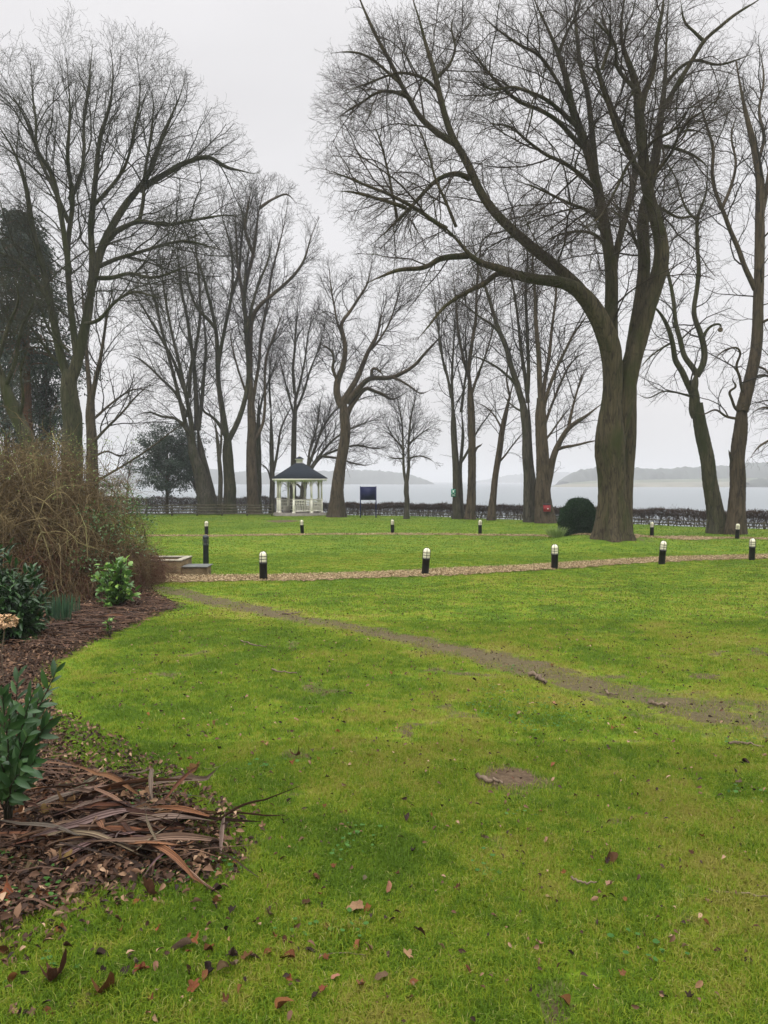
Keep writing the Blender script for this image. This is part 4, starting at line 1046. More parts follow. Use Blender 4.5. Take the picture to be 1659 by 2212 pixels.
m.lathe([(.02, e0 + .06), (1.9, e0 + .10), (2.06, e0 + .09), (2.08, e0 + .13), (1.25, e0 + .62), (.55, e0 + 1.06), (.30, e0 + 1.20), (.02, e0 + 1.22)], seg=8, rot=rt)
m.build('roof', k.m, gz_)
m = MB(); m.lathe([(1.98, e0 - .03), (2.045, e0 - .03), (2.05, e0 + .085), (1.98, e0 + .085), (1.98, e0 - .03)], seg=8, rot=rt); m.build('fascia', M['cream'], gz_)
m = MB(); m.lathe([(.25, e0 + 1.1), (.24, e0 + 1.42), (.34, e0 + 1.47), (.34, e0 + 1.50), (.01, e0 + 1.5)], seg=8, rot=rt); cu = m.build('cupola', M['cream'], gz_)
m = MB(); m.lathe([(.35, e0 + 1.50), (.24, e0 + 1.58), (.11, e0 + 1.66), (.02, e0 + 1.69)], seg=8, rot=rt); m.build('cupola_roof', k.m, cu)
m = MB(); m.lathe([(.03, e0 + 1.66), (.05, e0 + 1.71), (.02, e0 + 1.76), (.035, e0 + 1.80), (.005, e0 + 1.88)], seg=10); m.build('finial', M['cream'], cu)
m = MB()
for i in range(8):
    a, b = np.array([math.cos(AN[i]), -math.sin(AN[i])]) * 1.97, np.array([math.cos(AN[(i + 1) % 8]), -math.sin(AN[(i + 1) % 8])]) * 1.97
    for q in range(9):
        if RNG.random() < .45: continue
        p = a + (b - a) * (q + .5) / 9; m.tube([(p[0], p[1], e0 - .03), (p[0], p[1], e0 - .08 - .12 * RNG.random())], .012, 4)
m.build('icicle_lights', M['sign_white'], gz_)

# ------------------------------------------------------------------ navy board, green sign, red bin
def quadbox(m, x0, y0, x1, y1, Y, th):
    a, b = at(x0, y0, Y), at(x1, y1, Y)
    m.box(((a[0] + b[0]) / 2, Y, (a[2] + b[2]) / 2), (abs(b[0] - a[0]) / 2, th / 2, abs(a[2] - b[2]) / 2))
g = gpx(795.5, 1118.5); r = empty('notice_board', (0, 0, 0), 'plain navy blue board on two thin posts near the lakeside hedge', 'sign')
m = MB(); quadbox(m, 779.3, 1051.3, 811.2, 1080.2, g[1], .04); m.build('panel', M['navy'], r)
for x in (778.5, 812.2):
    m = MB(); a = at(x, 1050.5, g[1]); m.box((a[0], g[1], (a[2] + g[2] - .2) / 2), (.035, .035, (a[2] - g[2] + .2) / 2)); m.build('post', M['navy'], r)
Ys = float(tbase(984, 1121)[1]) - .42
r = empty('safety_sign', (0, 0, 0), 'small green emergency sign fixed to the forked lakeside tree', 'sign')
m = MB(); quadbox(m, 974.4, 1056.4, 984.2, 1073.2, Ys, .02); m.build('plate', M['sign_green'], r)
def spx(px, py): a = at(974.4 + px * 9.8, 1056.4 + py * 16.8, Ys - .016); return a
m = MB()
for sx, sy in ((-1, -1), (1, -1), (-1, 1), (1, 1)):
    cx, cy = .5 + sx * .30, .34 + sy * .20
    for poly in ([(0, 0), (.13, 0), (.05, .08 * .6), (0, .08)], [(.02, .02), (.06, .005), (.16, .075), (.12, .09)]):
        V = []
        for (u, v) in poly: V.append(spx(cx + sx * (.10 - u), cy + sy * (.075 - v)))
        m.add(np.array(V), np.array([(0, 1, 2, 3)]))
for dx, h in ((-.11, .16), (0, .20), (.11, .16), (-.04, .13), (.06, .13)):
    V = [spx(.5 + dx - .045, .45), spx(.5 + dx + .045, .45), spx(.5 + dx + .055, .45 - h), spx(.5 + dx - .055, .45 - h)]; V = np.array(V); V[:, 1] -= .002 * (dx != 0)
    m.add(V, np.array([(0, 1, 2, 3)]))
    c = spx(.5 + dx, .45 - h - .03); m.lathe([(.001, 0), (.022, .01), (.022, .03), (.001, .045)], c, 8)
for yy in (.72, .80):
    V = np.array([spx(.18, yy), spx(.82, yy), spx(.82, yy + .03), spx(.18, yy + .03)]); m.add(V, np.array([(0, 1, 2, 3)]))
m.build('pictogram', M['sign_white'], r)
Yb = float(tbase(1172, 1130)[1]) - .62
r = empty('litter_bin', (0, 0, 0), 'red bin with black lid fixed to a lakeside tree trunk', 'bin')
a, b_ = at(1175, 1090.5, Yb), at(1187.5, 1105.5, Yb); cx, cz, hw, hz = (a[0] + b_[0]) / 2, (a[2] + b_[2]) / 2, (b_[0] - a[0]) / 2, (a[2] - b_[2]) / 2
m = MB(); m.box((cx, Yb, cz), (hw, .14, hz), .25, bev=.02); m.build('body', M['bin_red'], r)
m = MB(); m.box((cx, Yb, cz + hz + .025), (hw * 1.08, .16, .035), .25, bev=.015); m.build('lid', M['bin_lid'], r)
m = MB(); m.box((cx + .03, Yb - .148, cz - .02), (.035, .006, .03), .25); m.build('label_plate', M['sign_white'], r)

# ------------------------------------------------------------------ path lights
def bollard(label, group):
    r = empty('bollard_light', (0, 0, 0), label, 'bollard', group)
    m = MB(); m.lathe([(.083, -.15), (.083, .355), (.089, .357), (.089, .385), (.001, .385)], seg=28); m.build('post', M['black_post'], r, True)
    m = MB(); m.lathe([(.078, .386), (.078, .545)] + [(.078 * math.cos(t), .545 + .078 * math.sin(t)) for t in np.linspace(.2, 1.56, 7)], seg=28); m.build('lens', M['lens'], r, True)
    m = MB()
    for z in (.40, .462, .522): m.lathe([(.080, z - .005), (.088, z - .005), (.088, z + .005), (.080, z + .005), (.080, z - .005)], seg=28)
    for q in range(4):
        a = q * math.pi / 2 + .5
        P = [(.085 * math.cos(a), .085 * math.sin(a), z) for z in (.385, .46, .545)] + [(.086 * math.cos(t) * math.cos(a), .086 * math.cos(t) * math.sin(a), .545 + .086 * math.sin(t)) for t in (.35, .7, 1.05, 1.4, 1.57)]
        m.tube(P, .0055, 5, ref=(.3, .2, .1))
    m.build('cage', M['black_post'], r, False); return r
near = [(569, 1253.5, 'black bollard light with cream lens, nearest the low stone wall'), (918, 1242, 'black bollard light with cream lens, second from the low stone wall on the woodchip path'),
        (1198, 1229.5, 'black bollard light with cream lens, middle one of five on the woodchip path'), (1429, 1219.5, 'black bollard light with cream lens, second from the right on the woodchip path'),
        (1624, 1210, 'black bollard light with cream lens, at the right end of the woodchip path')]
farb = [(446, 1156, 'distant bollard light showing behind the tall louvred bollard'), (653, 1152.5, 'distant bollard light standing in front of the gazebo'), (848, 1151.5, 'distant bollard light below the navy board'),
        (1037, 1152.5, 'distant bollard light between the green sign tree and the big mound'), (1408, 1158.5, 'distant bollard light just right of the huge mound tree'), (1592, 1163.5, 'distant bollard light in front of the thick right hand tree')]
proto = None
for lst, grp in ((near, 'bollard lights along the woodchip path'), (farb, 'bollard lights along the far path')):
    for x, y, lb in lst:
        if proto is None: proto = o = bollard(lb, grp)
        else: o = copy_tree(proto)
        o['label'] = lb; o['group'] = grp
        g = gpx(x, y); o.location = (g[0], g[1], g[2] + .0); o.rotation_euler = (RNG.normal() * .028, RNG.normal() * .028, RNG.random() * 1.4)
        o.scale = (1.0,) * 3
g = gpx(443, 1236)
r = empty('louvred_bollard', (g[0], g[1] + .1, g[2]), 'tall dark grey louvred bollard light behind the grey stone slab', 'bollard')
m = MB(); m.lathe([(.066, -.15), (.066, .63), (.072, .635), (.072, .66), (.001, .66)], seg=28); m.build('post', M['grey_post'], r, True)
m = MB(); m.lathe([(.045, .655), (.045, .80)], seg=20); m.build('lamp', M['louvre_grey'], r, True)
m = MB()
for z in (.685, .712, .739, .766, .793): m.lathe([(.046, z + .008), (.072, z - .006), (.072, z - .001), (.046, z + .013)], seg=28)
for q in range(4): m.box((.068 * math.cos(q * 1.571 + .4), .068 * math.sin(q * 1.571 + .4), .735), (.006, .006, .08), q * 1.571 + .4)
m.build('louvres', M['grey_post'], r)
m = MB(); m.lathe([(.001, .80), (.074, .80), (.075, .815)] + [(.075 * math.cos(t), .815 + .068 * math.sin(t)) for t in np.linspace(.2, 1.56, 7)], seg=28); m.build('cap', M['grey_post'], r, True)

# ------------------------------------------------------------------ low wall and slab
g = gpx(391.5, 1243); Yw = float(g[1]); xr = g[0]; zt = at(391, 1212.5, Yw)[2]
xl = xr - 2.6; dep = .85
r = empty('low_wall', (0, 0, 0), 'low sandy stone wall with pale coping beside the bramble thicket', 'wall')
m = MB(); zc = (zt + g[2] - .3) / 2; hz = (zt - g[2] + .3) / 2
m.box(((xl + xr) / 2, Yw + .06, zc), ((xr - xl) / 2, .06, hz)); m.box((xr - .06, Yw + dep / 2 + .06, zc), (.06, dep / 2 - .06, hz)); m.box(((xl + xr) / 2, Yw + dep + .06, zc), ((xr - xl) / 2, .06, hz))
m.build('masonry', M['stone_wall'], r)
m = MB(); m.box(((xl + xr) / 2, Yw + .06, zt + .016), ((xr - xl) / 2 + .01, .075, .016), bev=.006); m.box((xr - .06, Yw + dep / 2 + .06, zt + .016), (.075, dep / 2 - .077, .015), bev=.006); m.box(((xl + xr) / 2, Yw + dep + .06, zt + .016), ((xr - xl) / 2 + .01, .075, .016), bev=.006)
m.build('coping', M['coping'], r)
m = MB(); m.box(((xl + xr) / 2, Yw + dep / 2 + .06, zt - .09), ((xr - xl) / 2 - .125, dep / 2 - .065, .03)); m.build('paving', M['slab'], r)
r = empty('stone_step', (0, 0, 0), 'grey slab on a low stone base between wall and louvred bollard', 'step')
z2 = at(420, 1226, Yw)[2]; g2 = gpx(451, 1242); x2 = g2[0]
m = MB(); m.box(((xr + x2) / 2 + .003, Yw + .27, (z2 + g[2] - .3) / 2), ((x2 - xr) / 2 - .012, .26, (z2 - g[2] + .3) / 2)); m.build('base', M['stone_wall'], r)
m = MB(); m.box(((xr + x2) / 2 + .02, Yw + .27, z2 + .014), ((x2 - xr) / 2 + .012, .29, .013), bev=.005); m.build('slab', M['slab'], r)

# ------------------------------------------------------------------ fences and hedges
def fence(name, label, pts, hts, post_h, step, big=None, rr=.045, pr=.05):
    r = empty(name, (0, 0, 0), label, 'fence')
    P = np.array(pts, float); s = np.concatenate([[0], np.cumsum(np.hypot(*np.diff(P, axis=0).T))])
    u = np.arange(0, s[-1] + .01, step); X = np.interp(u, s, P[:, 0]); Yy = np.interp(u, s, P[:, 1]); Z = ground(X, Yy)
    for k in range(len(u)):
        m = MB(); m.box((X[k], Yy[k] + .07, Z[k] + post_h / 2 - .1), (pr, .035, post_h / 2 + .1), bev=.01); m.build('post', M['fence_wood'], r)
    for h in hts:
        m = MB()
        for k in range(len(u) - 1):
            a = np.array([X[k], Yy[k], Z[k] + h + RNG.normal() * .008]); b = np.array([X[k + 1], Yy[k + 1], Z[k + 1] + h + RNG.normal() * .008]); c = (a + b) / 2; d = b - a
            L = np.linalg.norm(d); rz = math.atan2(d[1], d[0]); m.box(c, (L / 2 - .004, .018, rr), rz)
        m.build('rail', M['fence_wood'], r)
    return r
fy = float(gpx(400, 1115)[1])
fx0, fx1 = at(262, 1100, fy)[0], at(612, 1100, fy)[0]
fence('rail_fence', 'weathered four rail wooden fence running left from the gazebo', [(fx0, fy), (fx1, fy + .6)], (.16, .36, .56, .76), .86, 1.75)
fence('rail_fence', 'weathered rail fence left of the big gate post, behind the brambles', [(at(120, 1100, fy)[0], fy + .5), (at(249, 1100, fy)[0], fy)], (.16, .36, .56, .80), .9, 1.4)
r = empty('gate_post', (0, 0, 0), 'thick square wooden gate post at the end of the rail fence', 'post')
a = at(256, 1074, fy); m = MB(); m.box((a[0], fy, (a[2] + float(ground(a[0], fy)) - .2) / 2), (.19, .16, (a[2] - float(ground(a[0], fy)) + .2) / 2), bev=.02); m.build('timber', M['fence_wood'], r)
m = MB(); m.box((a[0], fy, a[2] + .02), (.21, .18, .025), bev=.01); m.build('cap', M['fence_wood'], r)
def hyp(x, off): return float(np.interp(x, HX, HY)) + off
hxs = np.linspace(-5.6, 27, 12)
fence('low_rail', 'low dark rail fence showing under the bare lakeside hedge', [(x, hyp(x, .25)) for x in hxs], (.12, .30), .38, 2.4, rr=.03, pr=.045)
def hedge(name, label, xa, xb, off, h, wid, n, leaf=None, leafn=0):
    r = empty(name, (0, 0, 0), label, 'hedge')
    X = np.linspace(xa, xb, n) + RNG.normal(size=n) * .06; Yy = np.interp(X, HX, HY) + off + RNG.uniform(-wid * .3, wid * .3, n); Z = ground(X, Yy) - .05
    K = 7; P = np.zeros((n, K, 3)); P[:, 0] = np.stack([X, Yy, Z], 1)
    for k in range(1, K):
        P[:, k] = P[:, k - 1] + np.stack([RNG.normal(size=n) * .05, RNG.normal(size=n) * .04, np.full(n, h * .8 / (K - 1))], 1)
    R = (.014 + .014 * RNG.random(n))[:, None] * np.linspace(1, .5, K)
    V, Q = tubes(P, R, 5); mesh_obj('stems', V, [Q], M['hedge_stem'], r)
    c = None
    P1, R1 = grow(P, R, 9.0, .25, (35, 75), (.2, .5), .04, .2, 4, None, .03, up0=.1)
    top = ground(P1[..., 0], P1[..., 1]) + h * (1 + .05 * np.sin(P1[..., 0] * 1.7) + .03 * np.sin(P1[..., 0] * 5.1))
    P1[..., 2] = np.minimum(P1[..., 2], top + .03 * RNG.normal(size=top.shape))
    P2, R2 = grow(P1, R1, 17.0, .1, (30, 80), (.08, .24), .06, .2, 3, None, .02, up0=.1)
    top = ground(P2[..., 0], P2[..., 1]) + h * 1.02
    P2[..., 2] = np.minimum(P2[..., 2], top + .05 * np.abs(RNG.normal(size=top.shape)))
    # dense clipped top
    m_ = int((xb - xa) * 1300); tx = RNG.uniform(xa, xb, m_); ty = np.interp(tx, HX, HY) + off + RNG.uniform(-wid * .5, wid * .5, m_); tz = ground(tx, ty) + h * np.where(RNG.random(m_) < .27, RNG.uniform(.05, .7, m_), 1 - .42 * RNG.random(m_) ** 1.3)
    d = nrm(RNG.normal(size=(m_, 3)) + [0, 0, .3]); L = RNG.uniform(.06, .2, m_)[:, None]
    P3 = np.stack([np.stack([tx, ty, tz], 1), np.stack([tx, ty, tz], 1) + d * L * .5 + RNG.normal(size=(m_, 3)) * .02, np.stack([tx, ty, tz], 1) + d * L], 1)
    P3[..., 2] += h * (.05 * np.sin(P3[..., 0] * 1.7) + .03 * np.sin(P3[..., 0] * 5.1) - .02)
    # fine shoots standing above the top
    q = int((xb - xa) * 8); sx = RNG.uniform(xa, xb, q); sy = np.interp(sx, HX, HY) + off + RNG.uniform(-.1, .1, q); sz = ground(sx, sy) + h * .9
    hh = RNG.uniform(.15, .45, q) * (.4 + .6 * np.sin(sx * 1.1) ** 2)
    P4 = np.stack([np.stack([sx, sy, sz], 1), np.stack([sx + RNG.normal(size=q) * .03, sy, sz + hh * .5], 1), np.stack([sx + RNG.normal(size=q) * .08, sy, sz + hh], 1)], 1)
    VV, FF, nv = [], [], 0
    for P_, R_, S in ((P1, np.maximum(R1, .006), 4), (P2, np.maximum(R2, .005), 3), (P3, np.full(P3.shape[:2], .008), 3), (P4, np.full(P4.shape[:2], .0042), 3)):
        V, Q = tubes(P_, R_, S); VV.append(V); FF.append(Q + nv); nv += len(V)
    mesh_obj('twigs', np.concatenate(VV), [np.concatenate(FF)], M['hedge_twig'], r)
    if leafn:
        lx = RNG.uniform(xa, xb, leafn); ly = np.interp(lx, HX, HY) + off + RNG.uniform(-wid * .5, wid * .5, leafn); lz = ground(lx, ly) + h * RNG.uniform(.25, 1, leafn)
        V, Fs = place(np.array([(-.4, 0, 0), (.4, 0, 0), (.3, .9, .1), (-.3, .9, .1)]), [[(0, 1, 2, 3)]], np.stack([lx, ly, lz], 1), *frame(RNG.normal(size=(leafn, 3))), RNG.uniform(.03, .06, leafn))
        mesh_obj('leaves', V, Fs, M[leaf], r, attr=dict(rnd=np.repeat(RNG.random(leafn), 4)))
    return r
hedge('bare_hedge', 'clipped leafless hedge along the lake from the gazebo to the right edge', -5.4, 26, 1.15, .87, .5, 430)
hedge('bare_hedge', 'scruffy taller hedge behind the rail fence at the left', at(118, 1100, 61)[0], -6.2, 3.3, 1.42, .8, 190, 'leaf_ivy', 2600)

# ------------------------------------------------------------------ far buildings on the left shore
r = empty('pale_building', (0, 0, 0), 'pale stepped building with cornices glimpsed left beyond the hedge', 'building')
Yp = 84.; gzb = float(ground(-30, Yp)) - .3
def bpx(mm, x0, y0, x1, y1, th=2., Y=Yp, off=0.):
    a, b = at(x0, y0, Y), at(x1, y1, Y); mm.box(((a[0] + b[0]) / 2, Y + th / 2 + off, (a[2] + b[2]) / 2), (abs(b[0] - a[0]) / 2, th / 2, abs(a[2] - b[2]) / 2))
m = MB(); bpx(m, 165, 1057, 229, 1118, 5); m.build('wall', M['white_wall'], r)
m = MB(); bpx(m, 160, 1053, 233, 1057.5, 6, off=-.5); m.build('cornice', M['white_wall'], r)
m = MB(); bpx(m, 172, 1044, 231, 1052, 4, off=.5); m.build('roof', M['roof_far'], r)
for x in (205, 217): 
    m = MB(); bpx(m, x, 1066, x + 6, 1082, .1, off=-.06); m.build('window', M['louvre_grey'], r)

# ------------------------------------------------------------------ leaf templates
def leaf_t(wd=.4, fold=.12, curl=.15, n=5, tip=1.6):
    """leaf along +Y, unit length"""
    V = []; F = []
    for i in range(n + 1):
        t = i / n; h = wd / 2 * (math.sin(math.pi * min(t * .92 + .04, 1)) ** .8) * (1 - .25 * t * (tip - 1))
        if i == n: h = .005
        z = -curl * t * t
        V += [(-h, t, z + fold * h * 2), (0, t, z), (h, t, z + fold * h * 2)]
    for i in range(n):
        a = i * 3; F += [(a, a + 1, a + 4, a + 3), (a + 1, a + 2, a + 5, a + 4)]
    return np.array(V, float), [np.array(F)]
def leaves(name, mat, parent, pos, dirs, size, tmpl, up=(0, 0, 1), roll=.5, offset=None):
    n = len(pos); V, Fs = place(tmpl[0], tmpl[1], np.asarray(pos), *frame(np.asarray(dirs), up, RNG.normal(size=n) * roll), size)
    if offset is not None: V = V - np.asarray(offset)
    return mesh_obj(name, V, Fs, mat, parent, attr=dict(rnd=np.repeat(RNG.random(n), len(tmpl[0]))))
SM = leaf_t(.5, .15, .2, 2)

# ------------------------------------------------------------------ evergreens
def evergreen(name, label, cat, c, r, trunk, clumps, per, leaf, mat, tmat='bark_brown', clump_r=.35, flat=.6, droop=0., shell=.35, cut=None, inner=True):
    root = empty(name, (c[0], c[1], float(ground(c[0], c[1]))), label, cat); o0 = np.array(root.location)
    c = np.array(c, float); r = np.array(r, float)
    d = nrm(RNG.normal(size=(clumps, 3))); rr = 1 - shell * RNG.random(clumps) ** 1.5
    wob = 1 + .14 * np.sin(d[:, 0] * 5 + 1) * np.cos(d[:, 2] * 4) + .10 * RNG.normal(size=clumps)
    C = c + d * r * (rr * wob)[:, None]
    if cut: C = C[cut(C)]
    q = np.repeat(C, per, 0) + RNG.normal(size=(len(C) * per, 3)) * clump_r * np.array([1, 1, flat]) * .55
    q[:, 2] -= droop * np.hypot(q[:, 0] - c[0], q[:, 1] - c[1])
    q[:, 2] = np.maximum(q[:, 2], ground(q[:, 0], q[:, 1]) + .03)
    dd = nrm(q - c) + RNG.normal(size=q.shape) * .7 + [0, 0, -droop]
    leaves('foliage', M[mat], root, q, dd, RNG.uniform(.7, 1.3, len(q)) * leaf, SM, offset=o0, roll=1.2)
    if trunk:
        K = 10; P = np.array([resample(np.array([at(x, y, c[1]) for x, y in trunk[2]]), K)]); P[0, 0, 2] = min(P[0, 0, 2], o0[2] - .1)
        R = np.linspace(trunk[0], trunk[1], K)[None]
        V, Q = tubes(P, R, 12, np.array([.1, 1, .1])); mesh_obj('trunk', V - o0, [Q], M[tmat], root)
        pick = C[RNG.choice(len(C), min(len(C), 90), replace=False)]
        s = P[0][RNG.integers(2, K, len(pick))]
        B = np.stack([s, s * .5 + pick * .5 + [0, 0, .1], pick], 1)
        V, Q = tubes(B, np.repeat([[trunk[1] * .5, trunk[1] * .3, trunk[1] * .12]], len(pick), 0), 4); mesh_obj('branches', V - o0, [Q], M[tmat], root)
    return root
# dark clipped bush left of the mound tree
bc = at(1249, 1122, 30.3); gb = float(ground(bc[0], 30.3))
def yew():
    root = empty('dark_bush', (bc[0], 30.3, gb), 'dark green rounded evergreen bush beside the huge mound tree', 'bush'); o0 = np.array(root.location)
    rx, rz = 41 * 30.3 / F, (1164 - 1083) * 30.3 / F
    n = 34000; th = RNG.uniform(0, 2 * math.pi, n); ph = np.arccos(RNG.uniform(0, 1, n)); 
    d = np.stack([np.cos(th) * np.sin(ph), np.sin(th) * np.sin(ph), np.cos(ph)], 1)
    bump = 1 + .03 * np.sin(d[:, 0] * 9 + 3 * d[:, 2] + 1) + .03 * np.sin(d[:, 1] * 8 + d[:, 0] * 4 + 2) + .025 * np.sin(d[:, 2] * 13 + d[:, 0] * 7)
    rad_ = bump * (1 - .22 * RNG.random(n) ** 2) + (RNG.random(n) < .05) * .10 * RNG.random(n)
    q = d * rad_[:, None] ; rz_ = rz * .72; q = q * [rx, rx, rz_] ; q[:, 2] += rz * .28
    q2 = q[:6000].copy(); q2[:, 2] = RNG.uniform(0, rz * .35, 6000); k_ = .93 + .06 * RNG.random(6000); q2[:, 0] = np.cos(th[:6000]) * rx * k_; q2[:, 1] = np.sin(th[:6000]) * rx * k_
    q = np.concatenate([q, q2]); dd = nrm(q) + RNG.normal(size=q.shape) * .55 + [0, 0, .25]
    leaves('foliage', M['leaf_yew'], root, q, dd, RNG.uniform(.04, .085, len(q)), leaf_t(.32, .1, .1, 2), roll=1.5)
    m = MB(); m.lathe([(rx * .82, -.1), (rx * .86, rz * .3), (rx * .76, rz * .6), (rx * .5, rz * .83), (.01, rz * .9)], seg=20); m.build('inner_growth', M['leaf_yew'], root, True)
    return root
yew()
g = gpx(1201, 1161); root = empty('grass_clump', (g[0], g[1], g[2]), 'pale yellow green grassy clump at the left foot of the dark bush', 'plant')
n = 260; a = RNG.uniform(0, 6.28, n); rr = RNG.random(n) * .28
P0 = np.stack([np.cos(a) * rr, np.sin(a) * rr, np.zeros(n)], 1); dd = nrm(np.stack([np.cos(a) * .35, np.sin(a) * .35, np.ones(n)], 1) + RNG.normal(size=(n, 3)) * .12)
leaves('blades', M['leaf_bud'], root, P0, dd, RNG.uniform(.25, .5, n)[:, None] * np.array([[.5, 1, 1]]), leaf_t(.08, .1, .3, 5))
# holly tree in the fence line
hc = at(362, 1000, 58.0)
evergreen('holly_tree', 'dark round evergreen holly tree growing beyond the rail fence', 'tree', (hc[0], 58.0, hc[2] + .3), (2.35, 2.2, 2.6), (.14, .05, [(361, 1112), (361, 1050), (362, 1000), (360, 950)]), 300, 60, .14, 'leaf_holly', clump_r=.42, shell=.75)
hc = at(405, 975, 59.5)
evergreen('holly_tree', 'smaller dark evergreen leaning in behind the pale leaning tree', 'tree', (hc[0], 59.5, hc[2]), (1.3, 1.3, 2.5), (.12, .05, [(440, 1112), (425, 1060), (405, 1010), (395, 960)]), 130, 55, .14, 'leaf_holly', clump_r=.4, shell=.8)
# dark conifer and evergreen at the left edge
def conifer():
    Yc = 46.; b0 = tbase(57, 1090, Yc); root = empty('conifer', b0, 'tall dark conifer with reddish trunk at the far left edge', 'tree')
    K = 14; P = np.array([resample(np.array([at(x, y, Yc) for x, y in [(60, 1100), (57, 900), (55, 750), (50, 600), (45, 470)]]), K)]); P[0, 0, 2] = b0[2] - .2
    V, Q = tubes(P, np.linspace(.42, .10, K)[None], 14, np.array([.1, 1, .1])); mesh_obj('trunk', V - b0, [Q], M['bark_red'], root)
    n = 150; z0, z1 = at(50, 800, Yc)[2], at(45, 455, Yc)[2]; t = RNG.random(n); z = z0 + (z1 - z0) * t
    x0 = np.interp(z, P[0, :, 2], P[0, :, 0]); L = (3.6 * (1 - t) ** .8 + .7) * RNG.uniform(.6, 1.1, n); az = RNG.uniform(0, 6.28, n)
    s = np.linspace(0, 1, 7)[None, :, None]; dr = np.stack([np.cos(az), np.sin(az)], 1)[:, None]
    B = np.concatenate([np.stack([x0, np.full(n, Yc)], 1)[:, None] + dr * s * L[:, None, None], (z[:, None, None] + .25 * L[:, None, None] * s - .55 * L[:, None, None] * s ** 2)], 2)
    V, Q = tubes(B, np.repeat([np.linspace(.07, .012, 7)], n, 0), 4); mesh_obj('branches', V - b0, [Q], M['bark_red'], root)
    m_ = 30000; k = RNG.integers(0, n, m_); u = RNG.random(m_) ** .6 * 5.99; i = u.astype(int); f = (u - i)[:, None]
    q = B[k, i] * (1 - f) + B[k, i + 1] * f; q = q + RNG.normal(size=(m_, 3)) * [.28, .28, .10]; q[:, 2] -= np.abs(RNG.normal(size=m_)) * .28
    dd = np.concatenate([dr[k, 0], np.zeros((m_, 1))], 1) + RNG.normal(size=(m_, 3)) * .5 + [0, 0, -.8]
    leaves('foliage', M['leaf_conifer'], root, q, dd, RNG.uniform(.11, .24, m_), SM, offset=b0, roll=1.2)
conifer()
hc = at(100, 880, 48.0)
evergreen('evergreen_tree', 'dark leafy evergreen behind the reddish conifer trunk at far left', 'tree', (hc[0], 48., hc[2]), (2.0, 2, 4.6), (.2, .08, [(100, 1100), (100, 950), (98, 850), (100, 780)]), 300, 34, .17, 'leaf_holly', clump_r=.5, shell=.8)
hc = at(20, 890, 50.0)
evergreen('evergreen_tree', 'dark evergreen filling the left edge below the conifer boughs', 'tree', (hc[0], 50., hc[2]), (2.0, 2, 5.0), (.2, .08, [(15, 1100), (15, 950), (20, 850), (20, 780)]), 240, 34, .17, 'leaf_holly', clump_r=.5, shell=.8)

# ------------------------------------------------------------------ bramble thicket
def thicket(name, label, c, r, n, mats, ntw, extra=None, lower=None, seed_leaf=0):
    root = empty(name, (c[0], c[1], float(ground(c[0], c[1]))), label, 'thicket'); o0 = np.array(root.location)
    c = np.array(c, float); r = np.array(r, float); K = 16
    for (mat, nn, part, zr) in mats:
        d = RNG.normal(size=(nn, 3)); d[:, 2] = np.abs(d[:, 2]) * .9 + .05; d = nrm(d)
        surf = c + d * r * (RNG.uniform(.62, 1.03, nn) * (1 + .05 * np.sin(d[:, 0] * 9)))[:, None] * [1, 1, zr]
        b0 = c + np.stack([RNG.uniform(-.7, .7, nn) * r[0], RNG.uniform(-.7, .7, nn) * r[1], np.zeros(nn)], 1); b0[:, 2] = ground(b0[:, 0], b0[:, 1])
        mid = b0 * .6 + surf * .4 + np.stack([RNG.normal(size=nn) * .55, RNG.normal(size=nn) * .45, r[2] * RNG.uniform(.3, .7, nn) * zr], 1)
        end = surf + d * [.5, .5, 0] * RNG.random((nn, 1)) + np.stack([RNG.normal(size=nn) * .8, RNG.normal(size=nn) * .6, -r[2] * RNG.uniform(.0, .5, nn) * zr], 1)
        t = np.linspace(0, 1, K)[None, :, None]
        P = b0[:, None] * (1 - t) ** 3 + 3 * mid[:, None] * t * (1 - t) ** 2 + 3 * surf[:, None] * t * t * (1 - t) + end[:, None] * t ** 3
        P = P + np.cumsum(RNG.normal(size=P.shape) * .035, 1)
        q = (P - c) / (r * [1.05, 1.05, 1.05 * zr]); ln = np.linalg.norm(q, axis=2, keepdims=True); P = np.where(ln > 1, c + (P - c) / ln, P)
        P[..., 2] = np.maximum(P[..., 2], ground(P[..., 0], P[..., 1]) + .01)
        R = RNG.uniform(.0035, .009, (nn, 1)) * (1.5 if mat == 'pale_cane' else 1) * np.linspace(1, .35, K)[None]
        P1, R1 = grow(P, R, ntw, .25, (40, 100), (.25, .9), -.05, .26, 7, None, .006)
        P2, R2 = grow(P1, R1, 3.2, .1, (30, 75), (.08, .3), .0, .2, 4, None, .005)
        VV, FF, nv = [], [], 0
        for P_, R_, S in ((P, R, 5), (P1, np.maximum(R1, .0026), 3), (P2, np.maximum(R2, .0020), 3)):
            V, Q = tubes(P_, R_, S); VV.append(V); FF.append(Q + nv); nv += len(V)
        mesh_obj(part, np.concatenate(VV) - o0, [np.concatenate(FF)], M[mat], root)
    return root
zg = float(ground(-6.3, 14.2))
tk = thicket('bramble_thicket', 'large brown tangled leafless bramble thicket at the left', (-6.7, 14.3, zg), (2.15, 2.2, 3.35), 0,
        [('cane', 1500, 'arching_canes', 1.0), ('cane_red', 650, 'low_red_twigs', .5), ('pale_cane', 90, 'pale_canes', 1.0)], 3.0)
o0 = np.array(tk.location)
n = 2600; d = nrm(np.stack([RNG.uniform(.25, 1, n), RNG.uniform(-1, .3, n), RNG.uniform(.25, .75, n)], 1)); q = np.array([-6.45, 14.3, zg]) + d * [2.3, 2.25, 2.8] * RNG.uniform(.9, 1.04, (n, 1))
keep = (np.sin(q[:, 0] * 5) + np.sin(q[:, 2] * 6 + q[:, 1] * 4) > .1) & (q[:, 0] > -5.4)
